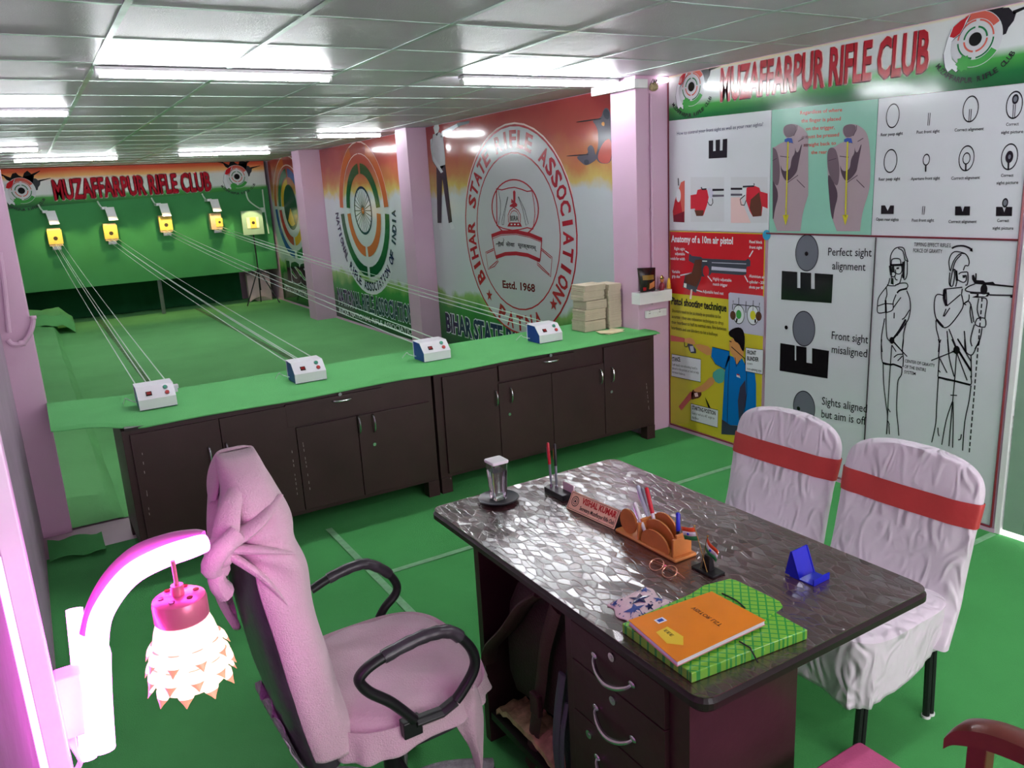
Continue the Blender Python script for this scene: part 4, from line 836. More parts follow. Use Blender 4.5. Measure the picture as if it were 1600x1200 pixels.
def notch(x0, x1, y0, y1, sl, posts):
    S_ = lambda x: (x-x0)*sl
    pts = [(x0, y0)]
    for a_, b_, d in posts: pts += [(a_, y0+S_(a_)), (a_, y0+S_(a_)+d), (b_, y0+S_(b_)+d), (b_, y0+S_(b_))]
    pts += [(x1, y0+S_(x1)), (x1-6, y1+S_(x1)), (x0-3, y1)]
    a.poly(Q(pts), P+'black', L=3)
notch(480, 680, 208, 320, .07, [(540, 552, 62), (594, 608, 62)]); notch(474, 664, 490, 598, .16, [(530, 536, 58), (576, 598, 60)]); notch(470, 655, 800, 905, .2, [(525, 537, 50), (580, 592, 50)])
for t_, p0, p1, h in (('Perfect sight', (660, 148), (830, 152), 13), ('alignment', (676, 202), (806, 208), 13), ('Front sight', (674, 474), (816, 492), 13), ('misaligned', (674, 528), (812, 546), 13), ('Sights aligned', (636, 730), (812, 762), 13), ('but aim is off', (634, 780), (808, 810), 13)): a.text(t_, *Q([p0, p1]), h, P+'ink', .004, L=3)
a.build('printed_artwork', r)
a, r = sheet('teaching_chart', 'white chart with line drawings of two rifle shooters and their centre of gravity', 'poster', x=XE, corners=[(-2.604, 1.405), (-1.905, 1.405), (-1.905, .035), (-2.604, .035)], px=False, m='chart_white')
Q = lambda pts: zm(1360, 370, 6.667, pts)
a.text("TIPPING EFFECT RIFLE'S", *Q([(455, 98), (838, 110)]), 6.2, P+'ink', .005, L=3); a.text('FORCE OF GRAVITY', *Q([(447, 160), (750, 172)]), 6.2, P+'ink', .005, L=3)
D = lambda pts, w_=.006, **k: a.line(Q([tuple(q)[:2] for q in smooth_path([(x, y, 0) for x, y in pts], 3)] if len(pts) > 2 else pts), w_, P+'ink', L=3, **k)
D([(850, 120), (900, 98), (970, 95), (1030, 115), (1060, 140)], .009); a.poly(Q([(1035, 148), (1068, 155), (1062, 112)]), P+'black', L=3)
for pp in ([(210, 300), (212, 200), (250, 130), (300, 108), (350, 120), (370, 190), (395, 260)], [(290, 120), (340, 150), (365, 250)], [(220, 290), (225, 240), (260, 225), (310, 235), (320, 290)], [(205, 292), (335, 290)], [(210, 300), (215, 370), (220, 420), (230, 490)], [(262, 340), (270, 380), (310, 385), (330, 350), (325, 295)],
           [(330, 390), (320, 440), (300, 490), (260, 500)], [(255, 400), (262, 440), (285, 450)], [(358, 250), (350, 430), (370, 435), (385, 380), (385, 260), (370, 245)], [(175, 500), (205, 510), (262, 510)], [(205, 430), (185, 500), (130, 570), (85, 640), (75, 720), (75, 780), (100, 795), (160, 785)], [(165, 520), (175, 600), (160, 660), (160, 780)],
           [(262, 510), (290, 490), (350, 480), (385, 490), (385, 530), (310, 560), (280, 585)], [(270, 600), (240, 680), (235, 760), (165, 790)], [(165, 695), (235, 700)], [(380, 560), (410, 640), (420, 740), (400, 850), (370, 900), (300, 1000), (240, 1060)], [(240, 740), (320, 630)], [(165, 790), (165, 900), (170, 1000), (180, 1060), (220, 1100)], [(410, 760), (360, 840), (330, 860)],
           [(150, 850), (130, 960), (115, 1080), (125, 1200)], [(380, 880), (350, 1000), (345, 1100), (330, 1200)], [(245, 1090), (330, 1190)], [(240, 1050), (290, 1020)], [(250, 790), (248, 850)], [(170, 690), (80, 720)],
           # second figure
           [(830, 350), (820, 260), (840, 190), (880, 155), (940, 160), (1000, 185), (1030, 250), (1022, 300), (990, 300), (970, 350)], [(835, 360), (870, 250), (930, 180), (990, 175)], [(860, 340), (890, 250), (950, 185)], [(920, 390), (950, 370), (1012, 365)], [(1015, 365), (1020, 440), (1008, 500), (990, 500)], [(915, 450), (970, 475), (1000, 450), (1000, 400)],
           [(860, 340), (845, 420), (835, 500), (860, 510), (880, 400), (870, 335), (900, 370), (905, 450), (890, 520)], [(830, 370), (822, 480), (840, 520)], [(770, 545), (960, 525)], [(775, 545), (765, 600), (775, 640)], [(790, 550), (798, 720)], [(760, 610), (700, 600), (672, 650), (668, 760), (690, 860), (740, 930), (790, 945), (850, 900), (940, 780), (970, 710), (960, 640), (950, 600)],
           [(800, 720), (940, 600)], [(760, 830), (790, 750)], [(770, 830), (830, 740)], [(960, 540), (950, 600)], [(970, 700), (1020, 670), (1050, 720), (1080, 890)], [(980, 700), (1000, 710)], [(685, 870), (690, 960), (715, 1060), (720, 1110), (735, 1070)], [(720, 1110), (710, 1200)], [(1050, 700), (1040, 780), (1060, 900)],
           [(1130, 640), (1115, 760), (1140, 850)], [(1155, 640), (1200, 640), (1218, 680), (1200, 800), (1195, 850)], [(1115, 850), (1195, 850), (1195, 940), (1095, 915), (1115, 850)], [(1085, 915), (1060, 1000), (1045, 1080), (1060, 1140)], [(1165, 950), (1145, 1060), (1090, 1170)], [(820, 960), (900, 1160)], [(980, 980), (1000, 1200)], [(800, 980), (820, 1200)], [(910, 1060), (1000, 1200)], [(1030, 600), (1025, 660), (970, 700)]): D(pp, .0055)
D([(208, 296), (345, 292)], .012); D([(205, 300), (218, 400)], .012); D([(240, 1060), (300, 980), (370, 860)], .011); D([(160, 660), (165, 790)], .010); D([(690, 860), (760, 940)], .011); D([(280, 585), (310, 555), (385, 540)], .009); D([(345, 260), (345, 430)], .013); D([(895, 350), (905, 460)], .011); D([(775, 550), (770, 640), (795, 720)], .014)
a.poly(Q([(220, 310), (250, 305), (255, 370), (225, 370)]), P+'black', L=4); a.poly(Q([(275, 318), (302, 315), (300, 335), (272, 338)]), P+'ink', L=4); a.poly(Q([(218, 430), (242, 430), (245, 500), (215, 490)]), P+'black', L=4); a.poly(Q([(960, 400), (1000, 395), (990, 425), (965, 430)]), P+'ink', L=4)
a.ring(Q([(240, 390)])[0], .010, .016, P+'ink', L=4, px=True)
a.poly(Q([(1060, 400), (1080, 395), (1095, 430), (1095, 380), (1110, 380), (1108, 450), (1180, 455), (1200, 475), (1280, 468), (1300, 490), (1500, 512), (1500, 528), (1250, 505), (1090, 490), (1062, 445)]), P+'black', L=4)
D([(1090, 490), (1020, 520), (990, 555), (1050, 575), (1240, 585)], .006); D([(1240, 585), (1250, 605), (1495, 610)], .007); D([(1500, 528), (1495, 610)], .005); a.ring(Q([(1185, 548)])[0], 0, .016, P+'black', k=1.6, L=4, px=True); a.poly(Q([(1040, 580), (1120, 588), (1240, 590), (1230, 620), (1120, 636), (1060, 630), (1110, 610), (1110, 598), (1040, 592)]), P+'black', L=3); a.poly(Q([(1130, 596), (1220, 598), (1200, 618), (1130, 620)]), P+'white', L=4); a.poly(Q([(1460, 615), (1495, 615), (1492, 636), (1462, 634)]), P+'black', L=4)
Q = lambda pts: zm(1360, 530, 6.667, pts)
for pp in ([(120, 0), (115, 90), (130, 245), (210, 265), (245, 262), (330, 295)], [(345, 0), (335, 100), (345, 200), (340, 290)], [(135, 245), (140, 460), (165, 680), (180, 800), (172, 985)], [(225, 60), (210, 270), (190, 600), (180, 820), (170, 990)], [(330, 295), (325, 370), (290, 430), (280, 560), (275, 740), (290, 900), (298, 1005)], [(185, 720), (210, 760)], [(185, 850), (200, 890)], [(195, 890), (200, 990)], [(225, 60), (270, 130)], [(245, 190), (285, 160), (335, 155)], [(285, 225), (335, 175)], [(240, 30), (385, 180)],
           [(710, 0), (722, 60), (712, 180), (718, 200), (705, 390)], [(705, 395), (800, 425), (880, 435), (960, 460), (1040, 475), (1055, 440), (1045, 380)], [(725, 200), (800, 350)], [(805, 0), (825, 200), (875, 390)], [(850, 0), (890, 90)], [(910, 0), (1050, 230)], [(985, 0), (990, 110), (1030, 160), (1070, 155), (1110, 70), (1130, 60), (1140, 0)], [(905, 150), (1010, 430)], [(920, 120), (1050, 330)], [(1050, 160), (1055, 400)],
           [(900, 130), (880, 420), (858, 650), (820, 1115)], [(710, 395), (692, 700), (682, 880), (640, 1075)], [(855, 650), (790, 850), (745, 1100)], [(862, 650), (865, 850), (858, 1130)], [(1050, 480), (1030, 640), (985, 860), (962, 1160)], [(835, 582), (905, 585)], [(705, 920), (708, 980), (718, 1010)], [(950, 990), (940, 1040), (915, 1048)], [(635, 222), (870, 128)], [(710, 320), (730, 345)]): D(pp, .0055)
D([(130, 245), (210, 265), (245, 262), (330, 295)], .010); D([(705, 395), (880, 435), (1040, 475)], .010); D([(920, 120), (1050, 330)], .011); a.poly(Q([(845, 122), (885, 118), (872, 142)]), P+'black', L=4)
a.ring(Q([(900, 112)])[0], 0, .016, P+'black', k=1.3, L=4, px=True); a.ring(Q([(226, 12)])[0], 0, .014, P+'black', k=1.3, L=4, px=True)
for k in range(26):
    t0 = k/26; t1 = t0+.026; p = lambda t: (1172-(1172-1030)*t, -500+1700*t); D([p(t0), p(t1)], .006)
for t_, p0, p1 in (('CENTER OF GRAVITY', (360, 240), (672, 292)), ('OF THE ENTIRE', (356, 298), (580, 338)), ('SYSTEM', (354, 355), (472, 376))): a.text(t_, *Q([p0, p1]), 5.2, P+'ink', .005, L=3)
a.build('printed_artwork', r)
# dark red beading between the sheets
mat('red_beading', (120, 20, 38), .35, var=.1)
def bead(pts, lb, w_=.006):
    b = MB(); b.tube(pts, w_, 4); b.build('beading_strip', 'red_beading', label=lb, cat='strip')
x = 3.788
bead([(x+.005, 4.184, 2.40), (x+.005, 4.184, .03)], 'dark red beading strip down the left edge of the teaching charts', .004); bead([(x, 1.898, 2.40), (x, 1.898, .03)], 'dark red beading strip down the right edge of the teaching charts, beside the door')
bead([(x, 4.175, .028), (x, 1.90, .028)], 'dark red beading strip along the bottom of the teaching charts'); bead([(x, 3.33, 1.412), (x, 1.90, 1.412)], 'dark red beading strip between the upper and lower teaching charts', .004)
b = MB(); b.tube([(x, 2.607, 1.405), (x, 2.607, .035)], .0025, 4); b.build('seam_line', 'black', label='thin black seam between the two white lower charts', cat='strip')
# letters on the glass door
a = Art(x=3.814); a.b = MB()
a.arc = None
def vtext(body, u, v, v2, h, m):
    q0, q1 = a.px(u, v), a.px(u-3, v2); vs, fs = text_geo(body, .01); x0 = min(k[0] for k in vs); x1 = max(k[0] for k in vs); L_ = abs(q0[1]-q1[1]); k_ = L_/(x1-x0)
    a.b.add([a.pl((q0[0]-k[1]*h, q1[1]+(k[0]-x0)*k_), 2) for k in vs], fs, a.mi(m))
vtext('ONLY', 1604, 620, 716, .12, P+'ink')
a.b.build('lettering', a.mats, dr, fixn=False)
# ------------------------------------------------------------------ desk
def laminate(name):
    m = bpy.data.materials.new(name); m.use_nodes = True; nt = m.node_tree; b = nt.nodes['Principled BSDF']; N = nt.nodes.new; K = nt.links.new
    tc = N('ShaderNodeTexCoord'); mp = N('ShaderNodeMapping'); mp.inputs['Scale'].default_value = (50, 24, 1); mp.inputs['Rotation'].default_value = (0, 0, .5); 
    nz = N('ShaderNodeTexNoise'); nz.inputs['Scale'].default_value = 5; K(tc.outputs['Object'], nz.inputs['Vector'])
    mx = N('ShaderNodeVectorMath'); mx.operation = 'MULTIPLY_ADD'; mx.inputs[1].default_value = (.055, .055, 0); K(nz.outputs['Color'], mx.inputs[0]); K(tc.outputs['Object'], mx.inputs[2]); K(mx.outputs[0], mp.inputs['Vector'])
    vo = N('ShaderNodeTexVoronoi'); vo.voronoi_dimensions = '2D'; vo.inputs['Scale'].default_value = 1.0; K(mp.outputs[0], vo.inputs['Vector'])
    ve = N('ShaderNodeTexVoronoi'); ve.voronoi_dimensions = '2D'; ve.feature = 'DISTANCE_TO_EDGE'; ve.inputs['Scale'].default_value = 1.0; K(mp.outputs[0], ve.inputs['Vector'])
    # every leaf facet is tilted its own way
    sb = N('ShaderNodeVectorMath'); sb.operation = 'SUBTRACT'; sb.inputs[1].default_value = (.5, .5, .5); K(vo.outputs['Color'], sb.inputs[0])
    sc = N('ShaderNodeVectorMath'); sc.operation = 'MULTIPLY'; sc.inputs[1].default_value = (.18, .18, 0); K(sb.outputs[0], sc.inputs[0])
    ge = N('ShaderNodeNewGeometry'); ad = N('ShaderNodeVectorMath'); ad.operation = 'ADD'; K(ge.outputs['Normal'], ad.inputs[0]); K(sc.outputs[0], ad.inputs[1])
    no = N('ShaderNodeVectorMath'); no.operation = 'NORMALIZE'; K(ad.outputs[0], no.inputs[0])
    st = N('ShaderNodeMath'); st.operation = 'MINIMUM'; st.inputs[1].default_value = .10; K(ve.outputs['Distance'], st.inputs[0])
    bp = N('ShaderNodeBump'); bp.inputs['Strength'].default_value = .55; bp.inputs['Distance'].default_value = .012; K(st.outputs[0], bp.inputs['Height']); K(no.outputs[0], bp.inputs['Normal']); K(bp.outputs[0], b.inputs['Normal'])
    cr = N('ShaderNodeValToRGB'); cr.color_ramp.elements[0].color = lin((54, 29, 30)); cr.color_ramp.elements[1].color = lin((80, 44, 46)); sp = N('ShaderNodeSeparateColor'); K(vo.outputs['Color'], sp.inputs[0]); K(sp.outputs[2], cr.inputs[0]); K(cr.outputs[0], b.inputs['Base Color'])
    b.inputs['Roughness'].default_value = .22; b.inputs['IOR'].default_value = 2.1; b.inputs['Specular IOR Level'].default_value = .6; b.inputs['Coat Weight'].default_value = .6; b.inputs['Coat Roughness'].default_value = .25
    MATS[name] = m; return m
laminate('leaf_laminate')
DX0, DX1, DY0, DY1 = .985, 1.752, .995, 2.24
desk = thing('office_desk', 'dark brown office desk with a shiny leaf patterned top', 'desk', (1.35, 1.62, 0))
b = MB(); b.rbox(DX0, DX1, DY0, DY1, .722, .7585, .04, 0, 6); b.build('desk_edge', 'dark_edge', desk)
b = MB(); r_ = .038; ring = []
for cx, cy, a0 in ((DX1-.042, DY1-.042, 0), (DX0+.042, DY1-.042, PI/2), (DX0+.042, DY0+.042, PI), (DX1-.042, DY0+.042, 3*PI/2)):
    for i in range(7): q = a0+PI/2*i/6; ring.append((cx+r_*math.cos(q), cy+r_*math.sin(q)))
b.loft([[(x, y, .7586) for x, y in ring], [(x, y, .7604) for x, y in ring]]); b.build('tabletop', 'leaf_laminate', desk)
b = MB(); b.box(1.03, 1.35, 2.0, 2.03, .004, .7215); b.build('side_panel', 'desk_wood', desk, bevel=.001)
b = MB(); b.box(1.325, 1.35, 1.52, 1.999, .15, .7215); b.build('modesty_panel', 'desk_wood', desk)
b = MB(); b.box(1.015, 1.35, 1.065, 1.515, .004, .7215); b.build('pedestal', 'desk_wood', desk, bevel=.001)
for z0, z1 in ((.612, .715), (.468, .608), (.20, .464)):
    b = MB(); b.box(1.0, 1.0145, 1.125, 1.468, z0, z1); d = b.build('drawer', 'desk_wood', desk, bevel=.001)
    zc = {.612: .655, .468: .512, .20: .37}[z0]
    p = Vector((.9995, 1.30, zc)); pts = [p+Vector((0, -.070, .012)), p+Vector((-.010, -.062, .002)), p+Vector((-.020, -.035, -.012)), p+Vector((-.024, 0, -.018)), p+Vector((-.020, .035, -.012)), p+Vector((-.010, .062, .002)), p+Vector((0, .070, .012))]
    sp_ = smooth_path(pts, 5); n_ = len(sp_); b = MB(); b.tube(sp_, [.0035+.003*math.sin(PI*i/(n_-1)) for i in range(n_)], 8)
    for e_ in (-.070, .070): b.ball((.9975, 1.30+e_, zc+.012), .004, .012, .008)
    b.build('handle', 'chrome', d, smooth=True)
    lk = {.612: (1.30, .700), .468: (1.30, .585), .20: (1.40, .43)}[z0]; b = MB(); b.cyl((.9995, *lk), (.994, *lk), .011, 14); b.cyl((.9945, *lk), (.9925, *lk), .004, 8); b.build('lock', 'chrome', d, smooth=True)
b = MB(); b.box(1.03, 1.30, 1.53, 1.985, .10, .125); b.build('foot_shelf', 'dark_edge', desk)

Z0 = .7606
# --- items on the desk
gx, gy = 1.195, 2.146
b = MB(); b.lathe([(.0, .001), (.038, 0), (.045, .004), (.064, .009), (.068, .014), (.066, .015), (.046, .009), (.0, .006)], (gx, gy, Z0), 36, cap=False); b.build('saucer', mat('dark_melamine', (44, 46, 54), .3), smooth=True, label='dark round plate under the water glass', cat='plate')
g = thing('water_glass', 'clear square glass of water with a white lid at the desk corner', 'glass', (gx, gy, Z0+.010))
def sq(w_, z, k=.8):
    out = []
    for cx, cy, a0 in ((1, 1, 0), (-1, 1, PI/2), (-1, -1, PI), (1, -1, 3*PI/2)):
        for i in range(4): q = a0+PI/2*i/3; out.append((gx+cx*w_*k+w_*(1-k)*math.cos(q), gy+cy*w_*k+w_*(1-k)*math.sin(q), Z0+z))
    return out
mat('clear_glass', (250, 252, 252), .02, var=0, trans=1, ior=1.45); mat('water', (245, 250, 250), .0, var=0, trans=1, ior=1.33)
b = MB(); b.loft([sq(.021, .010), sq(.022, .014), sq(.028, .135), sq(.0265, .135), sq(.0200, .026)]); b.build('glass_body', 'clear_glass', g, smooth=True)
b = MB(); b.loft([sq(.0198, .0265), sq(.0250, .108)]); b.build('water', 'water', g, smooth=True)
b = MB(); b.loft([sq(.030, .1352), sq(.031, .142), sq(.029, .145)]); b.build('lid', 'white_plastic', g)
# pen stand
b_ = thing('pen_stand', 'black desk pen stand with a small pale card, behind the name plate', 'pen stand', (1.375, 2.06, Z0))
b = MB(); b.box(1.355, 1.395, 2.005, 2.115, Z0+.0005, Z0+.020); b.build('base', 'black_plastic', b_, bevel=.002)
b = MB(); b.cyl((1.372, 2.095, Z0+.020), (1.372, 2.096, Z0+.032), .006, 10); b.cyl((1.376, 2.070, Z0+.020), (1.376, 2.070, Z0+.032), .006, 10); b.build('sockets', 'chrome', b_, smooth=True)
b = MB(); b.box(1.398, 1.402, 2.005, 2.065, Z0+.0005, Z0+.045); b.build('card', mat('pale_pink_card', (232, 206, 212), .5), b_)
def pen(x, y, z, dx, dy, L_, m1, m2, label, r_=.0048, tip='chrome'):
    p = Vector((x, y, z)); d = Vector((dx, dy, 1)).normalized(); r = thing('pen', label, 'pen', p, 'pens on the desk')
    b = MB(); b.tube([p, p+d*.012, p+d*.02, p+d*L_*.5], [.001, .003, r_*.9, r_], 10); b.build('barrel', m2, r, smooth=True)
    b = MB(); b.tube([p+d*(L_*.5+.0004), p+d*L_*.97, p+d*L_], [r_*1.12, r_*1.1, r_*.7], 10); c_ = b.build('cap', m1, r, smooth=True)
    q = p+d*L_*.9+Vector((-r_*1.5, 0, 0)); b = MB(); b.tube([q, q-d*.035], .0012, 5); b.build('clip', tip, c_)
mat('red_gloss', (196, 36, 50), .25); mat('blue_gloss', (36, 44, 190), .25); mat('pen_clear', (196, 206, 224), .2); mat('pen_white', (232, 230, 234), .3); mat('gold_metal', (196, 160, 96), .25, .9)
pen(1.372, 2.096, Z0+.026, -.02, .03, .150, 'red_gloss', 'steel', 'red and silver pen upright in the black stand')
pen(1.376, 2.070, Z0+.026, .02, .03, .150, 'black_plastic', 'steel', 'black and gold pen upright in the black stand', tip='gold_metal')
# name plate
r = thing('name_plate', 'orange desk name plate with red and black lettering on a black wedge', 'name plate', (1.36, 1.845, Z0))
A0, A1 = Vector((1.335, 1.955, Z0+.0008)), Vector((1.352, 1.735, Z0+.0008)); dA = (A1-A0).normalized(); side = Vector((-dA.y, dA.x, 0)); side = side if side.x > 0 else -side
upv = (Vector((0, 0, 1))*.052+side*.028); L_ = (A1-A0).length; U_ = upv.normalized(); nn = dA.cross(U_); nn = nn if nn.x < 0 else -nn
b = MB(); b.add([A0, A1, A1+side*.062, A0+side*.062, A0+upv, A1+upv], [(0, 1, 2, 3), (0, 4, 5, 1), (3, 2, 5, 4), (0, 3, 4), (1, 5, 2)]); b.build('wedge', 'black_plastic', r)
b = MB(); b.add([A0+nn*.0006, A1+nn*.0006, A1+upv+nn*.0006, A0+upv+nn*.0006]+[A0+nn*.002, A1+nn*.002, A1+upv+nn*.002, A0+upv+nn*.002], [(0, 1, 2, 3), (7, 6, 5, 4), (0, 4, 5, 1), (1, 5, 6, 2), (2, 6, 7, 3), (3, 7, 4, 0)]); b.build('face_plate', mat('peach_plate', (252, 204, 172), .3), r)
b = MB(); Hh = upv.length
def np_text(s_, a0, a1, h0, h1, mi, bold):
    vs, fs = text_geo(s_, bold); x0 = min(v[0] for v in vs); x1 = max(v[0] for v in vs); k = (a1-a0)*L_/(x1-x0)
    b.add([A0+dA*(a0*L_+(v[0]-x0)*k)+U_*(h0*Hh+v[1]*(h1-h0)*Hh/CAP)+nn*.0026 for v in vs], fs, mi)
np_text('VISHAL KUMAR', .26, .965, .56, .88, 0, .04); np_text('Secretary, Muzaffarpur Rifle Club', .26, .965, .20, .42, 1, .015)
cc = A0+dA*.13*L_+U_*.52*Hh+nn*.0026
for r0, r1, mi in ((.014, .0165, 1), (.008, .010, 1), (0.0, .004, 1)):
    n_ = 20; vs = []
    for i in range(n_): q = 2*PI*i/n_; vs += [cc+dA*r0*math.cos(q)+U_*r0*math.sin(q), cc+dA*r1*math.cos(q)+U_*r1*math.sin(q)]
    b.add(vs, [(2*i, 2*i+1, (2*i+3) % (2*n_), (2*i+2) % (2*n_)) for i in range(n_)], mi)
for (a0, h0, a1, h1) in ((.02, .06, .98, .08), (.02, .92, .98, .94), (.02, .06, .026, .94), (.974, .06, .98, .94)):
    b.add([A0+dA*a*L_+U_*h*Hh+nn*.0025 for a, h in ((a0, h0), (a1, h0), (a1, h1), (a0, h1))], [(0, 1, 2, 3)], 1)
b.build('lettering', [mat('letter_red', (206, 36, 30), .4, var=0), 'black'], r, fixn=False)
# wooden pen holder
r = thing('pen_holder', 'carved light wood pen holder with round sides', 'pen holder', (1.385, 1.60, Z0))
mat('beech', (206, 128, 66), .45, bump=.1, bscale=40, var=.12, vscale=16)
b = MB(); b.rbox(1.345, 1.425, 1.465, 1.725, Z0+.0005, Z0+.010, .006); b.build('base', 'beech', r)
def halfdisc(x, y0, y1, h, th=.005):
    n_ = 14; o_ = [(y0+(y1-y0)*(.5-.5*math.cos(PI*i/n_)), h*math.sin(PI*i/n_)**.8) for i in range(n_+1)]
    vs = [(x+dx, y, Z0+.010+max(z, .004)) for dx in (0, th) for y, z in o_]+[(x+dx, y, Z0+.0102) for dx in (0, th) for y in (y0, y1)]; n1 = n_+1
    b = MB(); b.add(vs, [tuple([2*n1]+list(range(n1))+[2*n1+1]), tuple([2*n1+2]+list(range(n1, 2*n1))+[2*n1+3])]+[(i, i+1, n1+i+1, n1+i) for i in range(n_)]); return b
halfdisc(1.352, 1.500, 1.615, .050).build('side_leaf', 'beech', r); halfdisc(1.380, 1.505, 1.640, .068).build('side_leaf', 'beech', r); halfdisc(1.408, 1.520, 1.640, .080).build('side_leaf', 'beech', r)
b = MB(); n_ = 22; cy = 1.676; cz = Z0+.047
vs = [(1.356+dx, cy+.036*math.cos(2*PI*i/n_), cz+.037*math.sin(2*PI*i/n_)) for dx in (0, .006) for i in range(n_)]; b.add(vs, [tuple(range(n_)), tuple(range(n_, 2*n_))[::-1]]+[(i, (i+1) % n_, n_+(i+1) % n_, n_+i) for i in range(n_)]); b.build('round_plate', 'beech', r)
for y0, h in ((1.478, .062), (1.622, .060)): b = MB(); b.box(1.350, 1.416, y0, y0+.008, Z0+.0102, Z0+h); b.box(1.362, 1.404, y0, y0+.008, Z0+h, Z0+h+.010); b.build('end_block', 'beech', r, bevel=.002)
for i, (x, y, dx, dy, L_, m1, m2, lb) in enumerate(((1.392, 1.585, .05, .42, .150, 'red_gloss', 'pen_white', 'red capped marker leaning in the wooden holder'), (1.391, 1.600, .02, .55, .155, 'pen_clear', 'pen_clear', 'pale blue clear pen leaning in the wooden holder'),
        (1.394, 1.612, .05, .40, .140, 'steel', 'pen_clear', 'grey pen leaning in the wooden holder beside the red marker'), (1.366, 1.60, .00, .60, .112, 'pen_white', 'pen_white', 'slim white pen at the left of the wooden holder'), (1.396, 1.510, .02, .02, .105, 'blue_gloss', 'black_plastic', 'blue capped pen standing upright in the wooden holder'))):
    pen(x, y, Z0+.013, dx, dy, L_, m1, m2, lb, .0055)
# flags
r = thing('flag_stand', 'small black stand with two crossed tricolour flags', 'flag stand', (1.385, 1.385, Z0))
b = MB(); b.rbox(1.362, 1.408, 1.345, 1.425, Z0+.0005, Z0+.006, .003); b.build('base', 'black_plastic', r)
b = MB(); b.loft([[(x, y, Z0+.0062) for x, y in ((1.376, 1.372), (1.396, 1.372), (1.396, 1.398), (1.376, 1.398))], [(x, y, Z0+.045) for x, y in ((1.381, 1.376), (1.391, 1.376), (1.391, 1.394), (1.381, 1.394))]]); b.build('block', 'black_plastic', r)
for s_, top in ((1, (1.372, 1.422, Z0+.118)), (-1, (1.370, 1.372, Z0+.108))):
    q0 = Vector((1.370, 1.385-s_*.012, Z0+.006)); q1 = Vector(top); b = MB(); b.tube([q0, q1], .0013, 6); b.ball(q1, .003, .003, .003); pl = b.build('pole', 'gold_metal', r, smooth=True)
    d = (q0-q1).normalized(); out = Vector((-.010, s_*.045, -.012 if s_ > 0 else -.020))
    b = MB()
    for k in range(3):
        b.grid(lambda u, v, k=k: q1+d*(.004+.0115*(k+v))+out*u+Vector((-.004*math.sin(u*5), 0, 0)), 6, 1, k)
    c_ = q1+d*.021+out*.5+Vector((-.0045, 0, 0)); b.ball(c_, .0025, .0035, .0035, 3)
    fl = b.build('flag', [mat('saffron', (232, 84, 34), .6, var=.03), 'white_plastic', mat('flag_green', (24, 120, 60), .6, var=.03), 'blue_gloss'], r, smooth=True)
    so = fl.modifiers.new('solid', 'SOLIDIFY'); so.thickness = .0006
# spectacles
r = thing('spectacles', 'thin folded wire spectacles lying on the desk', 'glasses', (1.292, 1.44, Z0))
b = MB()
for cy in (1.475, 1.425): b.tube([(1.288+.016*math.cos(q), cy+.022*math.sin(q), Z0+.012+.010*math.cos(q)) for q in [2*PI*i/16 for i in range(16)]], .0016, 5, closed=True)
b.tube([(1.296, 1.453, Z0+.014), (1.299, 1.450, Z0+.017), (1.296, 1.447, Z0+.014)], .0011, 5); b.build('frame', mat('copper_wire', (220, 160, 136), .25, .9), r, smooth=True)
b = MB(); b.tube(smooth_path([(1.300, 1.499, Z0+.012), (1.312, 1.44, Z0+.006), (1.305, 1.385, Z0+.004)], 4), .0011, 5); b.build('temple', 'copper_wire', r, smooth=True)
b = MB(); b.tube(smooth_path([(1.300, 1.401, Z0+.012), (1.308, 1.45, Z0+.005), (1.300, 1.505, Z0+.003)], 4), .0011, 5); b.build('temple', 'copper_wire', r, smooth=True)
# star cloth
mp_ = [W(u, v, z=Z0+.012) for u, v in ((948, 940), (1010, 913), (1056, 942), (985, 972))]
r = thing('face_cloth', 'pink cloth mask printed with navy and blue stars', 'cloth', (mp_[0]+mp_[2])/2-Vector((0, 0, .011)))
def fc(u, v):
    q = (mp_[0]*(1-u)+mp_[1]*u)*(1-v)+(mp_[3]*(1-u)+mp_[2]*u)*v; e_ = min(u, 1-u, v, 1-v)
    q.z = Z0+.004+.013*min(1, e_*5)+.004*noise.noise((u*5, v*5, 2)); q.x += .006*math.sin(v*9)*(1-min(1, e_*6)); return q
b = MB(); b.sheet(fc, 22, 22, (0, 0, -.0028)); b.build('fabric', mat('pale_pink_fabric', (236, 208, 214), .9, bump=.3, bscale=300), r, smooth=True)
b = MB()
def star(u, v, R, mi, rot=0):
    vs = []
    for i in range(10):
        rr = R if i % 2 == 0 else R*.42; t = rot+PI*i/5; q = fc(min(.98, max(.02, u+rr*math.cos(t))), min(.98, max(.02, v+rr*math.sin(t)))); q.z += .0016; vs.append(q)
    c_ = fc(u, v); c_.z += .0018; vs.append(c_); b.add(vs, [(i, (i+1) % 10, 10) for i in range(10)], mi)
star(.52, .45, .24, 0, .3); star(.25, .72, .22, 1, .1); star(.80, .22, .11, 1, .5); star(.80, .72, .12, 1, .2); star(.52, .82, .09, 0); star(.08, .15, .1, 1)
rs = random.Random(5)
for i in range(46):
    u, v = rs.random()*.94+.03, rs.random()*.94+.03
    if (u-.52)**2+(v-.45)**2 > .04 and (u-.25)**2+(v-.72)**2 > .03: star(u, v, .018+.018*rs.random(), i % 2, rs.random())
b.build('star_print', ['print_navy', mat('denim_blue', (62, 84, 150), .8)], r, fixn=False)
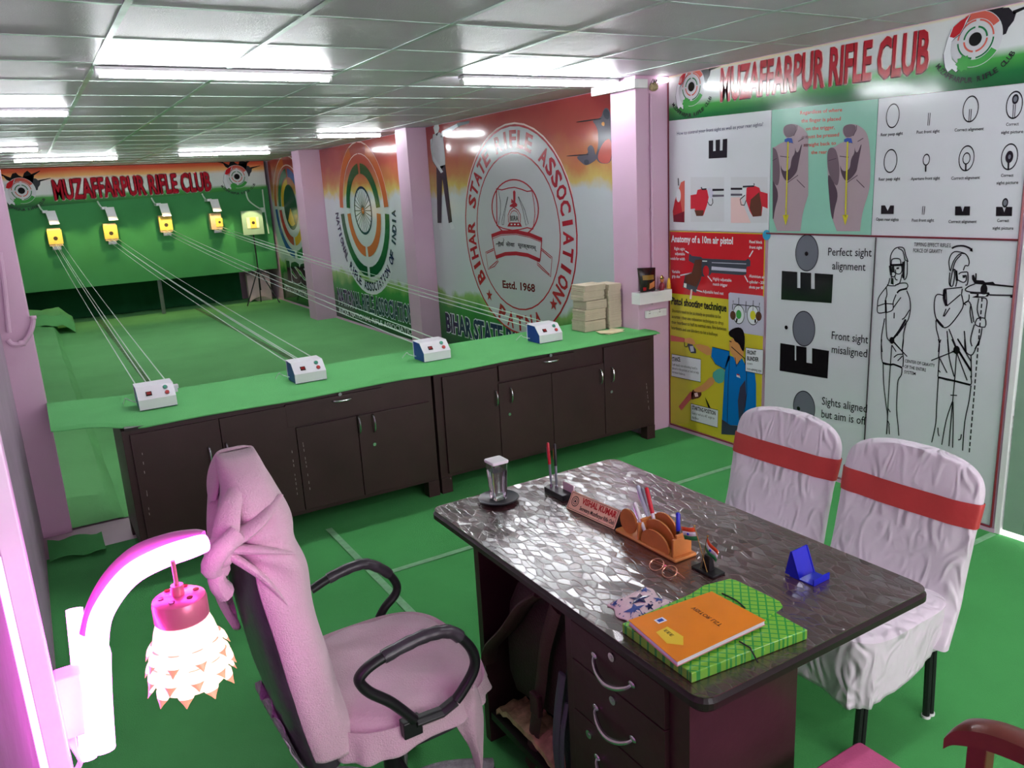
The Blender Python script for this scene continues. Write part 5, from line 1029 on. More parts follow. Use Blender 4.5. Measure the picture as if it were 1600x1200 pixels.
# file folder
fz0, fz1 = Z0+.0006, Z0+.024
P4 = [W(u, v, z=fz1) for u, v in ((972, 974), (1124, 908), (1262, 984), (1081, 1052))]
r = thing('file_folder', 'green diamond patterned document folder lying on the desk corner', 'folder', Vector(((P4[0].x+P4[2].x)/2, (P4[0].y+P4[2].y)/2, Z0)))
def folder_mat(name):
    m = bpy.data.materials.new(name); m.use_nodes = True; nt = m.node_tree; b = nt.nodes['Principled BSDF']; N = nt.nodes.new; K = nt.links.new
    tc = N('ShaderNodeTexCoord'); mp = N('ShaderNodeMapping'); mp.inputs['Rotation'].default_value = (0, 0, PI/4); mp.inputs['Scale'].default_value = (1, 1, 1); K(tc.outputs['Object'], mp.inputs['Vector']); outs = []
    for dr_ in ('X', 'Y'):
        w_ = N('ShaderNodeTexWave'); w_.bands_direction = dr_; w_.inputs['Scale'].default_value = 17; w_.inputs['Distortion'].default_value = .3; K(mp.outputs[0], w_.inputs['Vector']); g_ = N('ShaderNodeMath'); g_.operation = 'GREATER_THAN'; g_.inputs[1].default_value = .90; K(w_.outputs['Fac'], g_.inputs[0]); outs.append(g_)
    mx = N('ShaderNodeMath'); mx.operation = 'MAXIMUM'; K(outs[0].outputs[0], mx.inputs[0]); K(outs[1].outputs[0], mx.inputs[1])
    cr = N('ShaderNodeValToRGB'); cr.color_ramp.elements[0].color = lin((124, 196, 60)); cr.color_ramp.elements[1].color = lin((52, 160, 62)); K(mx.outputs[0], cr.inputs[0]); K(cr.outputs[0], b.inputs['Base Color']); b.inputs['Roughness'].default_value = .22; b.inputs['Coat Weight'].default_value = .5; MATS[name] = m
folder_mat('folder_green')
b = MB(); low = [Vector((p.x, p.y, fz0)) for p in P4]; b.add(low+P4, [(3, 2, 1, 0), (4, 5, 6, 7), (0, 1, 5, 4), (1, 2, 6, 5), (2, 3, 7, 6), (3, 0, 4, 7)]); b.build('folder_body', 'folder_green', r, bevel=.002)
fl = [W(u, v, z=fz1+.003) for u, v in ((1070, 935), (1100, 915), (1140, 905), (1150, 907), (1218, 940), (1223, 948), (1196, 968), (1130, 990))]
b = MB(); n_ = len(fl); b.add([p+Vector((0, 0, .001)) for p in fl]+[p-Vector((0, 0, .0025)) for p in fl], [tuple(range(n_)), tuple(range(n_, 2*n_))[::-1]]+[(i, (i+1) % n_, n_+(i+1) % n_, n_+i) for i in range(n_)]); b.build('flap', 'folder_green', r)
b = MB(); b.tube(smooth_path([W(1128, 927, z=fz1+.006), W(1150, 938, z=fz1+.007), W(1164, 950, z=fz1+.006)], 4), .0018, 5); b.tube([W(1155, 1002, z=fz1+.003), W(1172, 1012, z=fz1+.003), W(1184, 1035, z=fz1)], .0018, 5); b.build('elastic', 'rubber', r, smooth=True)
# exercise book
bz = fz1+.006
B4 = [W(u, v, z=bz+.012) for u, v in ((982, 969), (1112, 924), (1196, 969), (1058, 1034))]
r = thing('exercise_book', 'orange exercise book with handwriting and a yellow label on the green folder', 'book', Vector(((B4[0].x+B4[2].x)/2, (B4[0].y+B4[2].y)/2, bz)))
def slab(P_, z0, z1, ex=0):
    c_ = (P_[0]+P_[1]+P_[2]+P_[3])/4; Q_ = [c_+(p-c_)*(1+ex) for p in P_]; b = MB(); b.add([Vector((p.x, p.y, z0)) for p in Q_]+[Vector((p.x, p.y, z1)) for p in Q_], [(3, 2, 1, 0), (4, 5, 6, 7), (0, 1, 5, 4), (1, 2, 6, 5), (2, 3, 7, 6), (3, 0, 4, 7)]); return b
slab(B4, bz, bz+.0012).build('back_cover', mat('pink_cover', (220, 150, 150), .4), r); slab(B4, bz+.0014, bz+.0104, -.015).build('pages', mat('paper', (226, 220, 232), .8, var=.03), r); slab(B4, bz+.0107, bz+.012).build('front_cover', mat('orange_cover', (238, 138, 22), .16, coat=.6), r)
b = MB()
def onbook(s, t): q = (B4[0]*(1-s)+B4[1]*s)*(1-t)+(B4[3]*(1-s)+B4[2]*s)*t; q.z = bz+.0124; return q
b.add([onbook(*p) for p in ((.10, .40), (.24, .38), (.26, .66), (.18, .80), (.08, .66))], [(0, 1, 2, 3, 4)], 0); b.add([onbook(*p) for p in ((.20, .17), (.30, .17), (.30, .27), (.20, .27))], [(0, 1, 2, 3)], 1); b.add([onbook(*p)+Vector((0, 0, .0002)) for p in ((.22, .19), (.28, .19), (.28, .25), (.22, .25))], [(0, 1, 2, 3)], 2)
b.build('sticker', [mat('label_yellow', (236, 204, 60), .2), 'white_plastic', 'print_blue', 'print_ink'], r, fixn=False); b = MB()
vs, fs = text_geo('VISITOR LIST', .0); x1 = max(v[0] for v in vs)
b.add([onbook(.66-(v[1])*.065, .20+.55*v[0]/x1)+Vector((0, 0, .0002)) for v in vs], fs, 3)
vs, fs = text_geo('EEE', 0); x1 = max(v[0] for v in vs); b.add([onbook(.205-(v[1])*.05, .42+.16*v[0]/x1)+Vector((0, 0, .0003)) for v in vs], fs, 3)
b.build('handwriting', ['label_yellow', 'white_plastic', 'print_blue', 'print_ink'], r, fixn=False)
# phone stand
c_ = W(1266, 903, z=Z0); r = thing('phone_stand', 'empty blue plastic phone stand', 'phone stand', (c_.x, c_.y, Z0))
M_ = Matrix.Translation(Vector((c_.x, c_.y, Z0))) @ Matrix.Rotation(1.62, 4, 'Z') @ Matrix.Scale(.88, 4)
mat('cobalt', (18, 34, 190), .22, coat=.3)
def xfb(): b = MB(); b.xf = M_; return b
b = xfb(); b.add([(x+dx, y, z) for dx in (0, .004) for x, y, z in ((.012, -.036, .004), (.012, .036, .004), (.040, .036, .078), (.040, -.036, .078))], [(0, 1, 2, 3), (7, 6, 5, 4), (0, 4, 5, 1), (1, 5, 6, 2), (2, 6, 7, 3), (3, 7, 4, 0)]); b.build('back_rest', 'cobalt', r, bevel=.001)
b = xfb(); b.box(-.034, .044, -.036, .036, .0005, .004); b.build('foot', 'cobalt', r); b = xfb(); b.box(-.038, -.034, -.036, .036, .0005, .020); b.build('lip', 'cobalt', r)
for y in (-.036, .033): b = xfb(); b.add([(x, y+dy, z) for dy in (0, .003) for x, z in ((.010, .004), (.060, .004), (.044, .078), (.038, .078))], [(0, 1, 2, 3), (7, 6, 5, 4), (0, 4, 5, 1), (1, 5, 6, 2), (2, 6, 7, 3), (3, 7, 4, 0)]); b.build('side_rib', 'cobalt', r)
b = xfb(); b.rbox(.0095, .0115, -.018, .018, .03, .062, .0009); 

# --- bags in the knee space
mat('brown_nylon', (56, 32, 36), .6, bump=.3, bscale=120, var=.15, vscale=12); mat('brown_strap', (74, 42, 46), .55, bump=.2, bscale=200); mat('grey_nylon', (52, 50, 62), .6, bump=.3, bscale=120, var=.1); mat('grey_strap', (84, 82, 96), .5)
def rr(cx, cy, hx, hy, z, n=28, e=.5, dz=0):
    out = []
    for i in range(n):
        q = 2*PI*i/n; c, s = math.cos(q), math.sin(q); out.append((cx+hx*math.copysign(abs(c)**e, c), cy+hy*math.copysign(abs(s)**e, s), z+dz*s))
    return out
r = thing('backpack', 'big brown backpack hanging in the knee space of the desk', 'bag', (1.17, 1.78, .17))
b = MB(); b.loft([rr(1.17, 1.78, hx, hy, z, dz=-.05) for z, hx, hy in ((.235, .05, .13), (.25, .085, .18), (.32, .10, .195), (.45, .10, .195), (.56, .09, .18), (.63, .07, .15), (.655, .04, .10))]); b.build('bag_body', 'brown_nylon', r, smooth=True)
b = MB(); pts = smooth_path([W(u, v, x=1.045) for u, v in ((850, 925), (820, 945), (795, 980), (768, 1010), (764, 1035))], 6); b.tube(pts, [.034]*18+[.03]*(len(pts)-18), 10, flat=.35); b.build('shoulder_strap', 'brown_strap', r, smooth=True)
b = MB(); pts = smooth_path([W(u, v, x=1.05) for u, v in ((868, 950), (852, 1010), (845, 1070), (838, 1120), (828, 1195))], 5); b.tube(pts, .026, 8, flat=.3); b.build('shoulder_strap', 'brown_strap', r, smooth=True)
b = MB(); b.tube([W(u, v, x=1.05) for u, v in ((764, 1030), (760, 1075), (766, 1110))], .014, 6, flat=.3); b.build('webbing', 'black_plastic', r)
b = MB(); q = W(838, 1100, x=1.038); b.box(q.x-.01, q.x+.008, q.y-.022, q.y+.022, q.z-.035, q.z+.035); b.build('buckle', 'brown_strap', r, bevel=.004)
r = thing('backpack', 'dark grey bag with looped straps against the desk drawers', 'bag', (1.10, 1.555, .13))
b = MB(); b.loft([rr(1.09, 1.556, hx, hy, z, e=.6) for z, hx, hy in ((.127, .04, .02), (.15, .055, .030), (.30, .06, .032), (.45, .055, .030), (.55, .03, .016))]); b.build('bag_body', 'grey_nylon', r, smooth=True)
b = MB(); b.tube(smooth_path([(1.03, 1.56, .50), (1.015, 1.565, .40), (1.01, 1.575, .28), (1.02, 1.58, .16)], 5), .016, 8, flat=.4); b.tube(smooth_path([(1.03, 1.545, .42), (1.008, 1.54, .33), (1.01, 1.55, .2), (1.02, 1.57, .15)], 5), .010, 8, flat=.4); b.build('strap', 'grey_strap', r, smooth=True)
b = MB(); b.sheet(lambda u, v: (1.035+.10*v, 1.62+.34*u, .148+.03*abs(noise.noise((u*7, v*5, 1)))+.03*math.sin(PI*u)), 16, 6, (0, 0, -.018)); b.build('plastic_packet', mat('crinkled_pack', (214, 176, 140), .2, var=.35, vscale=25, bump=.5, bscale=50), smooth=True, label='crinkled beige plastic packet under the brown backpack', cat='packet')

# --- paper stacks on the counter
mat('target_paper', (216, 202, 178), .85, var=.07, vscale=40); mat('target_paper_side', (206, 192, 170), .9, var=.05, vscale=12)
def bundle(x0, x1, y0, y1, z0, h, lb, seed, grp):
    rs = random.Random(seed); b = MB(); n_ = max(4, int(h/.006)); z = z0
    for i in range(n_):
        dz = h/n_; dx, dy = rs.uniform(-.003, .003), rs.uniform(-.003, .003); b.box(x0+dx, x1+dx, y0+dy, y1+dy, z, z+dz*.92, 0); z += dz
    b.build('paper_bundle', 'target_paper_side' , label=lb, cat='paper', group=grp, origin=((x0+x1)/2, (y0+y1)/2, z0))
zz = .7608; hs = (.072, .075, .058, .062, .04)
nm = ('lowest', 'second lowest', 'middle', 'second highest', 'topmost')
for i, h in enumerate(hs): bundle(3.198+.008*(i*7 % 3), 3.375+.008*(i*7 % 3), 4.375+.006*(i % 2), 4.53, zz, h, nm[i]+' paper bundle in the left stack on the counter', i, 'paper bundles in the left stack'); zz += h+.003
zz = .7608; hs = (.085, .06, .07, .048, .045)
for i, h in enumerate(hs): bundle(3.40-.003*(i % 2), 3.507-.003*(i % 2), 4.36, 4.52, zz, h, nm[i]+' paper bundle in the right stack, next to the pillar', i+9, 'paper bundles in the right stack'); zz += h+.0004
for i, (x, y, q, lb) in enumerate(((3.33, 4.25, .1, 'lowest loose target card in front of the paper stacks'), (3.36, 4.265, .5, 'middle loose target card in front of the paper stacks'), (3.31, 4.26, -.3, 'top loose target card in front of the paper stacks'))):
    b = MB(); b.xf = Matrix.Translation((x, y, .7606+.003*i)) @ Matrix.Rotation(q, 4, 'Z'); b.box(-.075, .075, -.05, .05, 0, .0022); b.build('target_card', 'card_pale', label=lb, cat='card', group='loose cards on the counter')
# --- tray contents
x0, x1, zt_, zb_ = TRAY
r = thing('snack_packet', 'glossy black snack packet standing in the wall tray', 'packet', (x0+.05, 4.1350, zb_))
pk = [W(u, v, y=4.1300) for u, v in ((998, 419), (1024, 418), (1024, 454), (1003, 457))]
b = MB(); b.sheet(lambda u, v: (pk[3]*(1-u)+pk[2]*u)*(1-v)+(pk[0]*(1-u)+pk[1]*u)*v+Vector((0, -.016*math.sin(PI*u)*math.sin(PI*v), 0)), 8, 12, (0, .016, 0)); b.build('pouch', mat('black_foil', (34, 26, 26), .2, var=.3, vscale=30, coat=.5), r, smooth=True)
def onpk(u, v, d=.0015): return (pk[3]*(1-u)+pk[2]*u)*(1-v)+(pk[0]*(1-u)+pk[1]*u)*v+Vector((0, -.016*math.sin(PI*u)*math.sin(PI*v)-d, 0))
b = MB(); b.grid(lambda u, v: onpk(.12+.72*u, .50+.20*v), 6, 3, 0); b.grid(lambda u, v: onpk(.5+.4*u, .08+.26*v+.1*u), 5, 3, 1); b.grid(lambda u, v: onpk(.1+.2*u, .06+.14*v), 3, 2, 2); b.build('packet_print', [mat('dull_gold', (150, 116, 50), .3), mat('chip_orange', (196, 120, 70), .5), 'print_red'], r, fixn=False)
r = thing('figurine', 'small red and gold figurine in the wall tray', 'figurine', (W(1034, 440, y=4.135).x, 4.135, zb_))
fx, fz = W(1034, 440, y=4.135).x, zb_+.004
b = MB(); b.lathe([(.020, 0), (.022, .015), (.015, .070), (.021, .082), (.014, .110), (.006, .122)], (fx, 4.1350, fz), 12, cap=True); b.build('robe', mat('maroon_glaze', (150, 50, 60), .3, var=.3, vscale=90), r, smooth=True); b = MB(); b.ball((fx, 4.1330, fz+.131), .014, .013, .015); b.build('head', 'beech', r, smooth=True); b = MB(); b.lathe([(.014, 0), (.016, .007), (.003, .026)], (fx, 4.1330, fz+.142), 10); b.build('crown', 'gold_metal', r, smooth=True)
b = MB(); b.ball((W(1045, 445, y=4.14).x, 4.1400, fz+.072), .016, .012, .070); b.build('yellow_bottle', mat('yellow_glaze', (228, 178, 40), .3), smooth=True, label='yellow rounded bottle at the right end of the wall tray', cat='bottle')
# ------------------------------------------------------------------ office chair under a pink blanket
mat('pink_fleece', (218, 184, 198), .95, bump=.5, bscale=260, var=.05, vscale=5, sheen=.3); mat('wrapped_dark', (58, 52, 60), .3, var=.3, vscale=18, bump=.35, bscale=14); mat('chair_black', (24, 22, 26), .4, var=.05); mat('plastic_wrap', (150, 144, 152), .22, var=.2, vscale=50, bump=.9, bscale=70, coat=.4)
r = thing('office_chair', 'office armchair draped in a knotted pink blanket', 'chair', (.66, 1.88, 0))
KN = Vector((.262, 1.69, 1.045))
def bc(z):
    P = [(.40, .445), (.6, .405), (.85, .375), (1.0, .357), (1.2, .345)]
    for (a, p), (c, q) in zip(P, P[1:]):
        if z <= c: t = (z-a)/(c-a); return p+(q-p)*t
    return P[-1][1]
def bw(z): return .215*max(0, 1-max(0, (z-.93)/.262)**2.6)**.5 if z > .93 else .215-.02*max(0, (.6-z)/.2)
def back_pt(z, q, e, grow):
    c, s = math.cos(q), math.sin(q); th = (.062 if z < 1.0 else .062*(1-max(0, (z-1.0)/.2)**2*.5))+grow; w_ = max(.004, bw(z))+grow
    return Vector((bc(z)+th*math.copysign(abs(c)**e, c), 1.875+w_*math.copysign(abs(s)**e, s), z))
zs = [.40+.79*i/44 for i in range(45)]
b = MB(); b.loft([[back_pt(z, 2*PI*k/40, .6, -.010)-Vector((.024*min(1, max(0, (1.05-z)/.2)), 0, 0)) for k in range(40)] for z in zs]); b.build('backrest_shell', 'wrapped_dark', r, smooth=True)
def cov(u, v):
    z = .44+.755*v; s_ = min(1, max(0, (z-.98)/.1)); q0 = -2.12-1.0*s_; q1 = 2.35+.79*s_; q = q0+(q1-q0)*u; p = back_pt(z, q, .6, .006)
    d = p-KN; rr_ = d.length; an = math.atan2(d.z, d.x+.6*d.y)
    k = .010*math.sin(an*9)*math.exp(-rr_/.28)*min(1, rr_/.05)+.006*math.sin(p.y*26+z*9+2*math.sin(z*5))*math.exp(-((z-.6)/.35)**2)+.004*noise.noise((p.x*9, p.y*9, z*6))
    n_ = Vector((p.x-bc(z), (p.y-1.875)*.3, 0)); n_ = n_.normalized() if n_.length > 1e-5 else Vector((1, 0, 0))
    return p+n_*k
b = MB(); b.grid(cov, 110, 90); ck = b.build('blanket_back', 'pink_fleece', r, smooth=True); so = ck.modifiers.new('solid', 'SOLIDIFY'); so.thickness = .005; so.offset = 1
# blanket gathered over the top and to the knot
b = MB()
for k, (a0, m0, e0, rad) in enumerate((((.36, 1.80, 1.175), (.295, 1.73, 1.13), (.262, 1.69, 1.06), .030), ((.40, 1.72, 1.12), (.33, 1.675, 1.085), (.262, 1.69, 1.05), .024), ((.40, 1.66, 1.00), (.33, 1.655, 1.03), (.262, 1.69, 1.04), .022), ((.37, 1.655, .88), (.32, 1.655, .97), (.262, 1.69, 1.03), .022))):
    pts = smooth_path([a0, m0, e0], 8); b.tube(pts, [rad*(.25+.85*math.sin(PI*.5*i/(len(pts)-1))) for i in range(len(pts))], 10, flat=.45)
b.build('blanket_folds', 'pink_fleece', r, smooth=True)
b = MB(); b.ball((.250, 1.695, 1.035), .034, .036, .036, 0, 16, 10); b.tube(smooth_path([(.285, 1.67, 1.075), (.24, 1.655, 1.05), (.225, 1.68, 1.01), (.25, 1.71, .99)], 6), .022, 10); b.tube(smooth_path([(.245, 1.70, 1.02), (.235, 1.70, .97), (.25, 1.72, .93)], 5), [.022+.0005*i for i in range(11)], 10, flat=.8)
b.build('knot', 'pink_fleece', r, smooth=True)
def drape(u, v):
    z = 1.075-.38*v; y = 1.71+.27*u; return Vector((bc(z)-.060-.032*min(1, v*3)-.030*math.sin(PI*v)*math.sin(PI*min(1, u*1.4+.1))-.008*math.sin(u*14+v*3), y+.26*v*(1-u), z))
b = MB(); b.grid(drape, 24, 28); ck = b.build('blanket_tail', 'pink_fleece', r, smooth=True); so = ck.modifiers.new('solid', 'SOLIDIFY'); so.thickness = .004
# seat
b = MB(); b.loft([rr(.665, 1.885, .225*k, .255*k, z, 40, .62) for z, k in ((.385, .80), (.40, .93), (.44, .97), (.475, .96))]); b.build('seat', 'wrapped_dark', r, smooth=True)
def seat(u, v):
    q = 2*PI*u; k = v; c, s = math.cos(q), math.sin(q); e = .62
    R = min(1.0, k/.72); x = .665+.232*R*math.copysign(abs(c)**e, c); y = 1.885+.262*R*math.copysign(abs(s)**e, s)
    if k <= .72: z = .505+.018*math.sin(PI*min(1, R))-.028*max(0, R-.75)/.25*max(0, R-.75)/.25*4*.25+.006*noise.noise((x*9, y*9, 5))+.005*math.sin(x*34+y*26+3*noise.noise((x*5, y*5, 2)))*R
    else:
        t = (k-.72)/.28; hang = .055+.012*math.sin(q*3+1)+.035*max(0, -c); z = .495-hang*t+.0*R; f_ = .006*math.sin(q*17)*t; x += f_*c+.012*t*c; y += f_*s+.012*t*s
    return (x, y, z)
b = MB(); b.grid(seat, 120, 40); ck = b.build('blanket_seat', 'pink_fleece', r, smooth=True); so = ck.modifiers.new('solid', 'SOLIDIFY'); so.thickness = .005; so.offset = -1
lf = [W(u, v, y=1.625) for u, v in ((718, 1078), (710, 1094), (706, 1113), (719, 1143), (737, 1173), (748, 1212))]; rt = [W(u, v, y=1.62) for u, v in ((745, 1070), (754, 1092), (759, 1120), (759, 1150), (757, 1180), (753, 1215))]
lf, rt = smooth_path(lf, 4), smooth_path(rt, 4)
b = MB(); b.grid(lambda u, v: lf[int(v*20+.5)]*(1-u)+rt[int(v*20+.5)]*u+Vector((0, .012*math.sin(u*7+v*2), 0)), 10, 20); ck = b.build('blanket_corner', 'pink_fleece', r, smooth=True); so = ck.modifiers.new('solid', 'SOLIDIFY'); so.thickness = .004
# arms
for y, pts in ((1.60, ((647, 1124), (612, 1098), (578, 1082), (562, 1066), (566, 1052), (590, 1032), (640, 1004), (676, 990), (706, 988), (732, 1008), (742, 1030), (738, 1052), (722, 1080), (712, 1094))), (2.17, ((486, 922), (520, 900), (556, 884), (578, 882), (604, 894), (619, 912), (618, 928), (602, 948), (592, 966)))):
    g = smooth_path([W(u, v, y=y) for u, v in pts], 5); b = MB(); b.tube(g, .0155, 10, flat=.85); b.build('armrest', 'chair_black', r, smooth=True)
    n_ = len(g); i0, i1 = (int(n_*.40), int(n_*.66)) if y < 2 else (int(n_*.10), int(n_*.55)); b = MB(); b.tube(g[i0:i1], [.0185+.001*math.sin(i*2.1) for i in range(i1-i0)], 10, flat=.9); b.build('wrapped_pad', 'wrapped_dark', r, smooth=True)
b = MB(); b.tube([W(712, 1094, y=1.605), W(690, 1112, y=1.61), W(648, 1128, y=1.61)], .02, 6, flat=.7); q = W(646, 1128, y=1.61); b.box(q.x-.03, q.x+.02, 1.60, 1.63, q.z-.035, q.z+.01); b.build('arm_bracket', 'chair_black', r, bevel=.003)
b = MB(); b.tube([(.46, 1.885, .33), (.43, 1.885, .37), (.41, 1.885, .47)], .03, 8, flat=.5); b.box(.46, .78, 1.80, 1.97, .34, .375); b.build('mechanism', 'chair_black', r, bevel=.004)
b = MB(); b.tube(smooth_path([(.60, 1.72, .36), (.61, 1.66, .33), (.62, 1.63, .30)], 4), .006, 6); b.tube([(.62, 1.63, .30), (.623, 1.62, .27)], .012, 8); b.build('height_lever', 'chair_black', r, smooth=True)
b = MB(); b.cyl((.655, 1.885, .12), (.655, 1.885, .339), .030, 14); b.cyl((.655, 1.885, .08), (.655, 1.885, .14), .045, 14); b.build('gas_column', 'chair_black', r, smooth=True)
for k in range(5):
    q = math.radians(-12+72*k); d = Vector((math.cos(q), math.sin(q), 0)); c = Vector((.655, 1.885, 0)); pts = smooth_path([c+d*.04+Vector((0, 0, .105)), c+d*.15+Vector((0, 0, .115)), c+d*.29+Vector((0, 0, .085))], 5)
    b = MB(); b.tube(pts, [.026-.001*i for i in range(len(pts))], 10); b.build('base_leg', 'plastic_wrap', r, smooth=True)
    e_ = c+d*.285; t = Vector((-d.y, d.x, 0)); b = MB(); b.cyl(e_-t*.022+Vector((0, 0, .034)), e_-t*.004+Vector((0, 0, .034)), .0255, 14); b.cyl(e_+t*.004+Vector((0, 0, .034)), e_+t*.022+Vector((0, 0, .034)), .0255, 14); b.cyl(e_+Vector((0, 0, .03)), e_+Vector((0, 0, .08)), .008, 8); b.build('caster', 'black_plastic', r, smooth=True)
b = MB(); b.sheet(lambda u, v: (bc(.44)-.100-.008*math.sin(u*19+v*6)+.035*v, 1.70+.33*u, .50-.12*v+.012*math.sin(u*23+v*5)), 30, 8, (.003, 0, 0)); b.build('loose_wrap', 'plastic_wrap', r, smooth=True)

# ------------------------------------------------------------------ covered visitor chairs
mat('white_satin', (226, 214, 226), .36, bump=.0, var=.03, vscale=5, sheen=.2)
def wrinkle(m):
    nt = m.node_tree; b = nt.nodes['Principled BSDF']; N = nt.nodes.new; K = nt.links.new; tc = N('ShaderNodeTexCoord'); mp = N('ShaderNodeMapping'); mp.inputs['Scale'].default_value = (6, 6, 3); mp.inputs['Rotation'].default_value = (.5, .3, .2); K(tc.outputs['Object'], mp.inputs['Vector'])
    n1 = N('ShaderNodeTexNoise'); n1.noise_type = 'RIDGED_MULTIFRACTAL'; n1.inputs['Scale'].default_value = 2.6; n1.inputs['Detail'].default_value = 5; n1.inputs['Distortion'].default_value = 1.2; K(mp.outputs[0], n1.inputs['Vector'])
    bp = N('ShaderNodeBump'); bp.inputs['Strength'].default_value = 1; bp.inputs['Distance'].default_value = .024; K(n1.outputs['Fac'], bp.inputs['Height']); K(bp.outputs[0], b.inputs['Normal'])
wrinkle(MATS['white_satin']); mat('red_sash', (190, 62, 60), .5, var=.05, bump=.2, bscale=60)
def white_chair(loc, rz, label):
    r = thing('banquet_chair', label, 'chair', loc, 'white covered visitor chairs', rz)
    ch = r.location.copy()
    H = .865; n_ = 48
    def bx(z): return .205+.10*(z-.42)/.45-(.25*(.42-z) if z < .42 else 0)
    def wd(z): return .238+.006*math.sin(z*9) if z < .74 else .238*max(0, 1-((z-.74)/(H-.74+.001))**2.8)**.34
    def ring(z, g=0):
        w_ = max(.012, wd(z))+g; t = .026+g+(.006 if z < .6 else 0)
        return [(bx(z)+t*math.copysign(abs(math.cos(q))**.6, math.cos(q))+.004*noise.noise((math.sin(q)*3, z*7, rz*5+loc[1]))*1.2, w_*math.copysign(abs(math.sin(q))**.55, math.sin(q)), z) for q in [2*PI*k/n_ for k in range(n_)]]
    b = MB(); b.loft([ring(.285+(H-.285)*(1-(1-i/40)**1.5)) for i in range(41)]); b.build('backrest_cover', 'white_satin', r, smooth=True, local=True)
    b = MB(); b.loft([ring(z, .0035) for z in (.662, .664, .68, .70, .72, .738, .740)], cap=False); b.build('sash', 'red_sash', r, smooth=True, local=True)
    # seat with skirt
    def skirt(u, v):
        q = 2*PI*u; c, s = math.cos(q), math.sin(q); e = .42; R = min(1, v/.55)
        x = -.03+.235*R*math.copysign(abs(c)**e, c); y = .236*R*math.copysign(abs(s)**e, s)
        if v <= .55: z = .452-.012*R**6
        else:
            t = (v-.55)/.45; bot = .20+.075*max(0, (x+.20)/.4)+.025*(1-abs(c*s)*2)+.008*math.sin(q*5); z = .44-(.44-bot)*t; fo = .006*math.sin(q*11)*t+.004*math.sin(q*23)*t; x += fo*c-.018*t*c; y += fo*s-.018*t*s
        return (x, y, z)
    b = MB(); b.grid(skirt, 96, 34); k = b.build('seat_cover', 'white_satin', r, smooth=True, local=True); so = k.modifiers.new('solid', 'SOLIDIFY'); so.thickness = .003
    for sy in (-1, 1):
        for x0, x1 in ((-.205, -.185), (.17, .15)):
            b = MB()
            for dx in (-.012, .012): b.tube([(x0+dx, sy*.182, .006), (x1+dx, sy*.182, .43)], .0115, 8)
            for dx in (-.012, .012): b.cyl((x0+dx, sy*.182, .0052), (x0+dx, sy*.182, .014), .0145, 10, 1)
            b.build('leg', ['chair_black', 'white_plastic'], r, smooth=True, local=True)
    return r
white_chair((2.10, 1.455, 0), .02, 'nearer white covered chair with a red sash, by the glass door')
white_chair((2.115, 1.975, 0), .03, 'farther white covered chair with a red sash, in front of the yellow chart')

# ------------------------------------------------------------------ wooden armchair at the lower right
mat('mahogany', (112, 52, 42), .35, var=.15, vscale=14, coat=.2); mat('magenta_seat', (214, 96, 146), .7, bump=.2, bscale=200)
r = thing('wooden_armchair', 'wooden armchair with a bright pink seat, cut off at the lower right', 'chair', (1.27, .75, 0))
b = MB(); b.rbox(1.04, 1.49, .50, .995, .405, .452, .015); b.build('seat_cushion', 'magenta_seat', r)
b = MB(); b.box(1.05, 1.48, .51, .985, .35, .403); b.build('seat_frame', 'mahogany', r, bevel=.004)
for x, y in ((1.065, .97), (1.465, .97), (1.065, .53), (1.465, .53)): b = MB(); b.loft([[(x+a*k, y+c*k, z) for a, c in ((-1, -1), (1, -1), (1, 1), (-1, 1))] for z, k in ((.006, .015), (.35, .021))]); b.build('leg', 'mahogany', r)
for sx in (1.515, 1.015):
    g = smooth_path([(sx, .50, .63), (sx, .60, .645), (sx, .70, .635), (sx, .77, .605), (sx, .795, .575)], 6); n_ = len(g); b = MB()
    rings = []
    for i, p in enumerate(g):
        w_ = .026+.006*i/(n_-1); h = .016+.008*math.sin(PI*i/(n_-1)); rings.append([(p.x+dx*w_, p.y, p.z+dz*h) for dx, dz in ((-1, -1), (1, -1), (1, .6), (.6, 1), (-.6, 1), (-1, .6))])
    b.loft(rings); b.build('armrest', 'mahogany', r, smooth=True)
    b = MB(); b.box(sx-.018, sx+.018, .715, .755, .36, .60); b.build('arm_post', 'mahogany', r, bevel=.004)
for x in (1.02, 1.49): b = MB(); b.tube([(x, .51, .35), (x, .47, .7), (x, .42, .95)], .02, 6); b.build('back_post', 'mahogany', r)
b = MB(); b.box(1.04, 1.47, .43, .46, .72, .92); b.build('backrest', 'magenta_seat', r, bevel=.01)

# ------------------------------------------------------------------ glowing wall lamp
NEON = (1.0, .16, .92)
mat('neon', (255, 190, 250), .4, var=0, emit=(1, .11, .92), estr=NEON_STR); mat('neon_strip', (255, 190, 250), .4, var=0, emit=(1, .2, .95), estr=1.6); mat('pink_shell', (214, 120, 190), .35, var=.05); mat('pink_cap', (226, 110, 150), .3, .3, var=.05)
mat('petal_glow', (255, 206, 196), .3, var=0, emit=(1, .62, .56), estr=.62); mat('petal_tip', (255, 150, 120), .3, var=0, emit=(1, .30, .20), estr=.28); mat('lamp_white', (240, 214, 240), .4)
def Dp(u, v, d): q = FW+(u-800)/FPX*RT-(v-600)/FPX*UP; return CAM+d*q
r = thing('wall_lamp', 'glowing pink wall lamp with a curved arm and a flower shaped glass shade', 'lamp', Dp(100, 1190, 1.08))
g = smooth_path([Dp(u, v, 1.06) for u, v in ((158, 1172), (152, 1070), (153, 985), (170, 940), (205, 898), (252, 872), (303, 854), (322, 848))], 6); n_ = len(g)
b = MB(); b.tube(g, [(.0175 if i < 10 else .0145-.003*max(0, i-34)/8) for i in range(n_)], 12); b.build('neon_tube', 'neon', r, smooth=True)
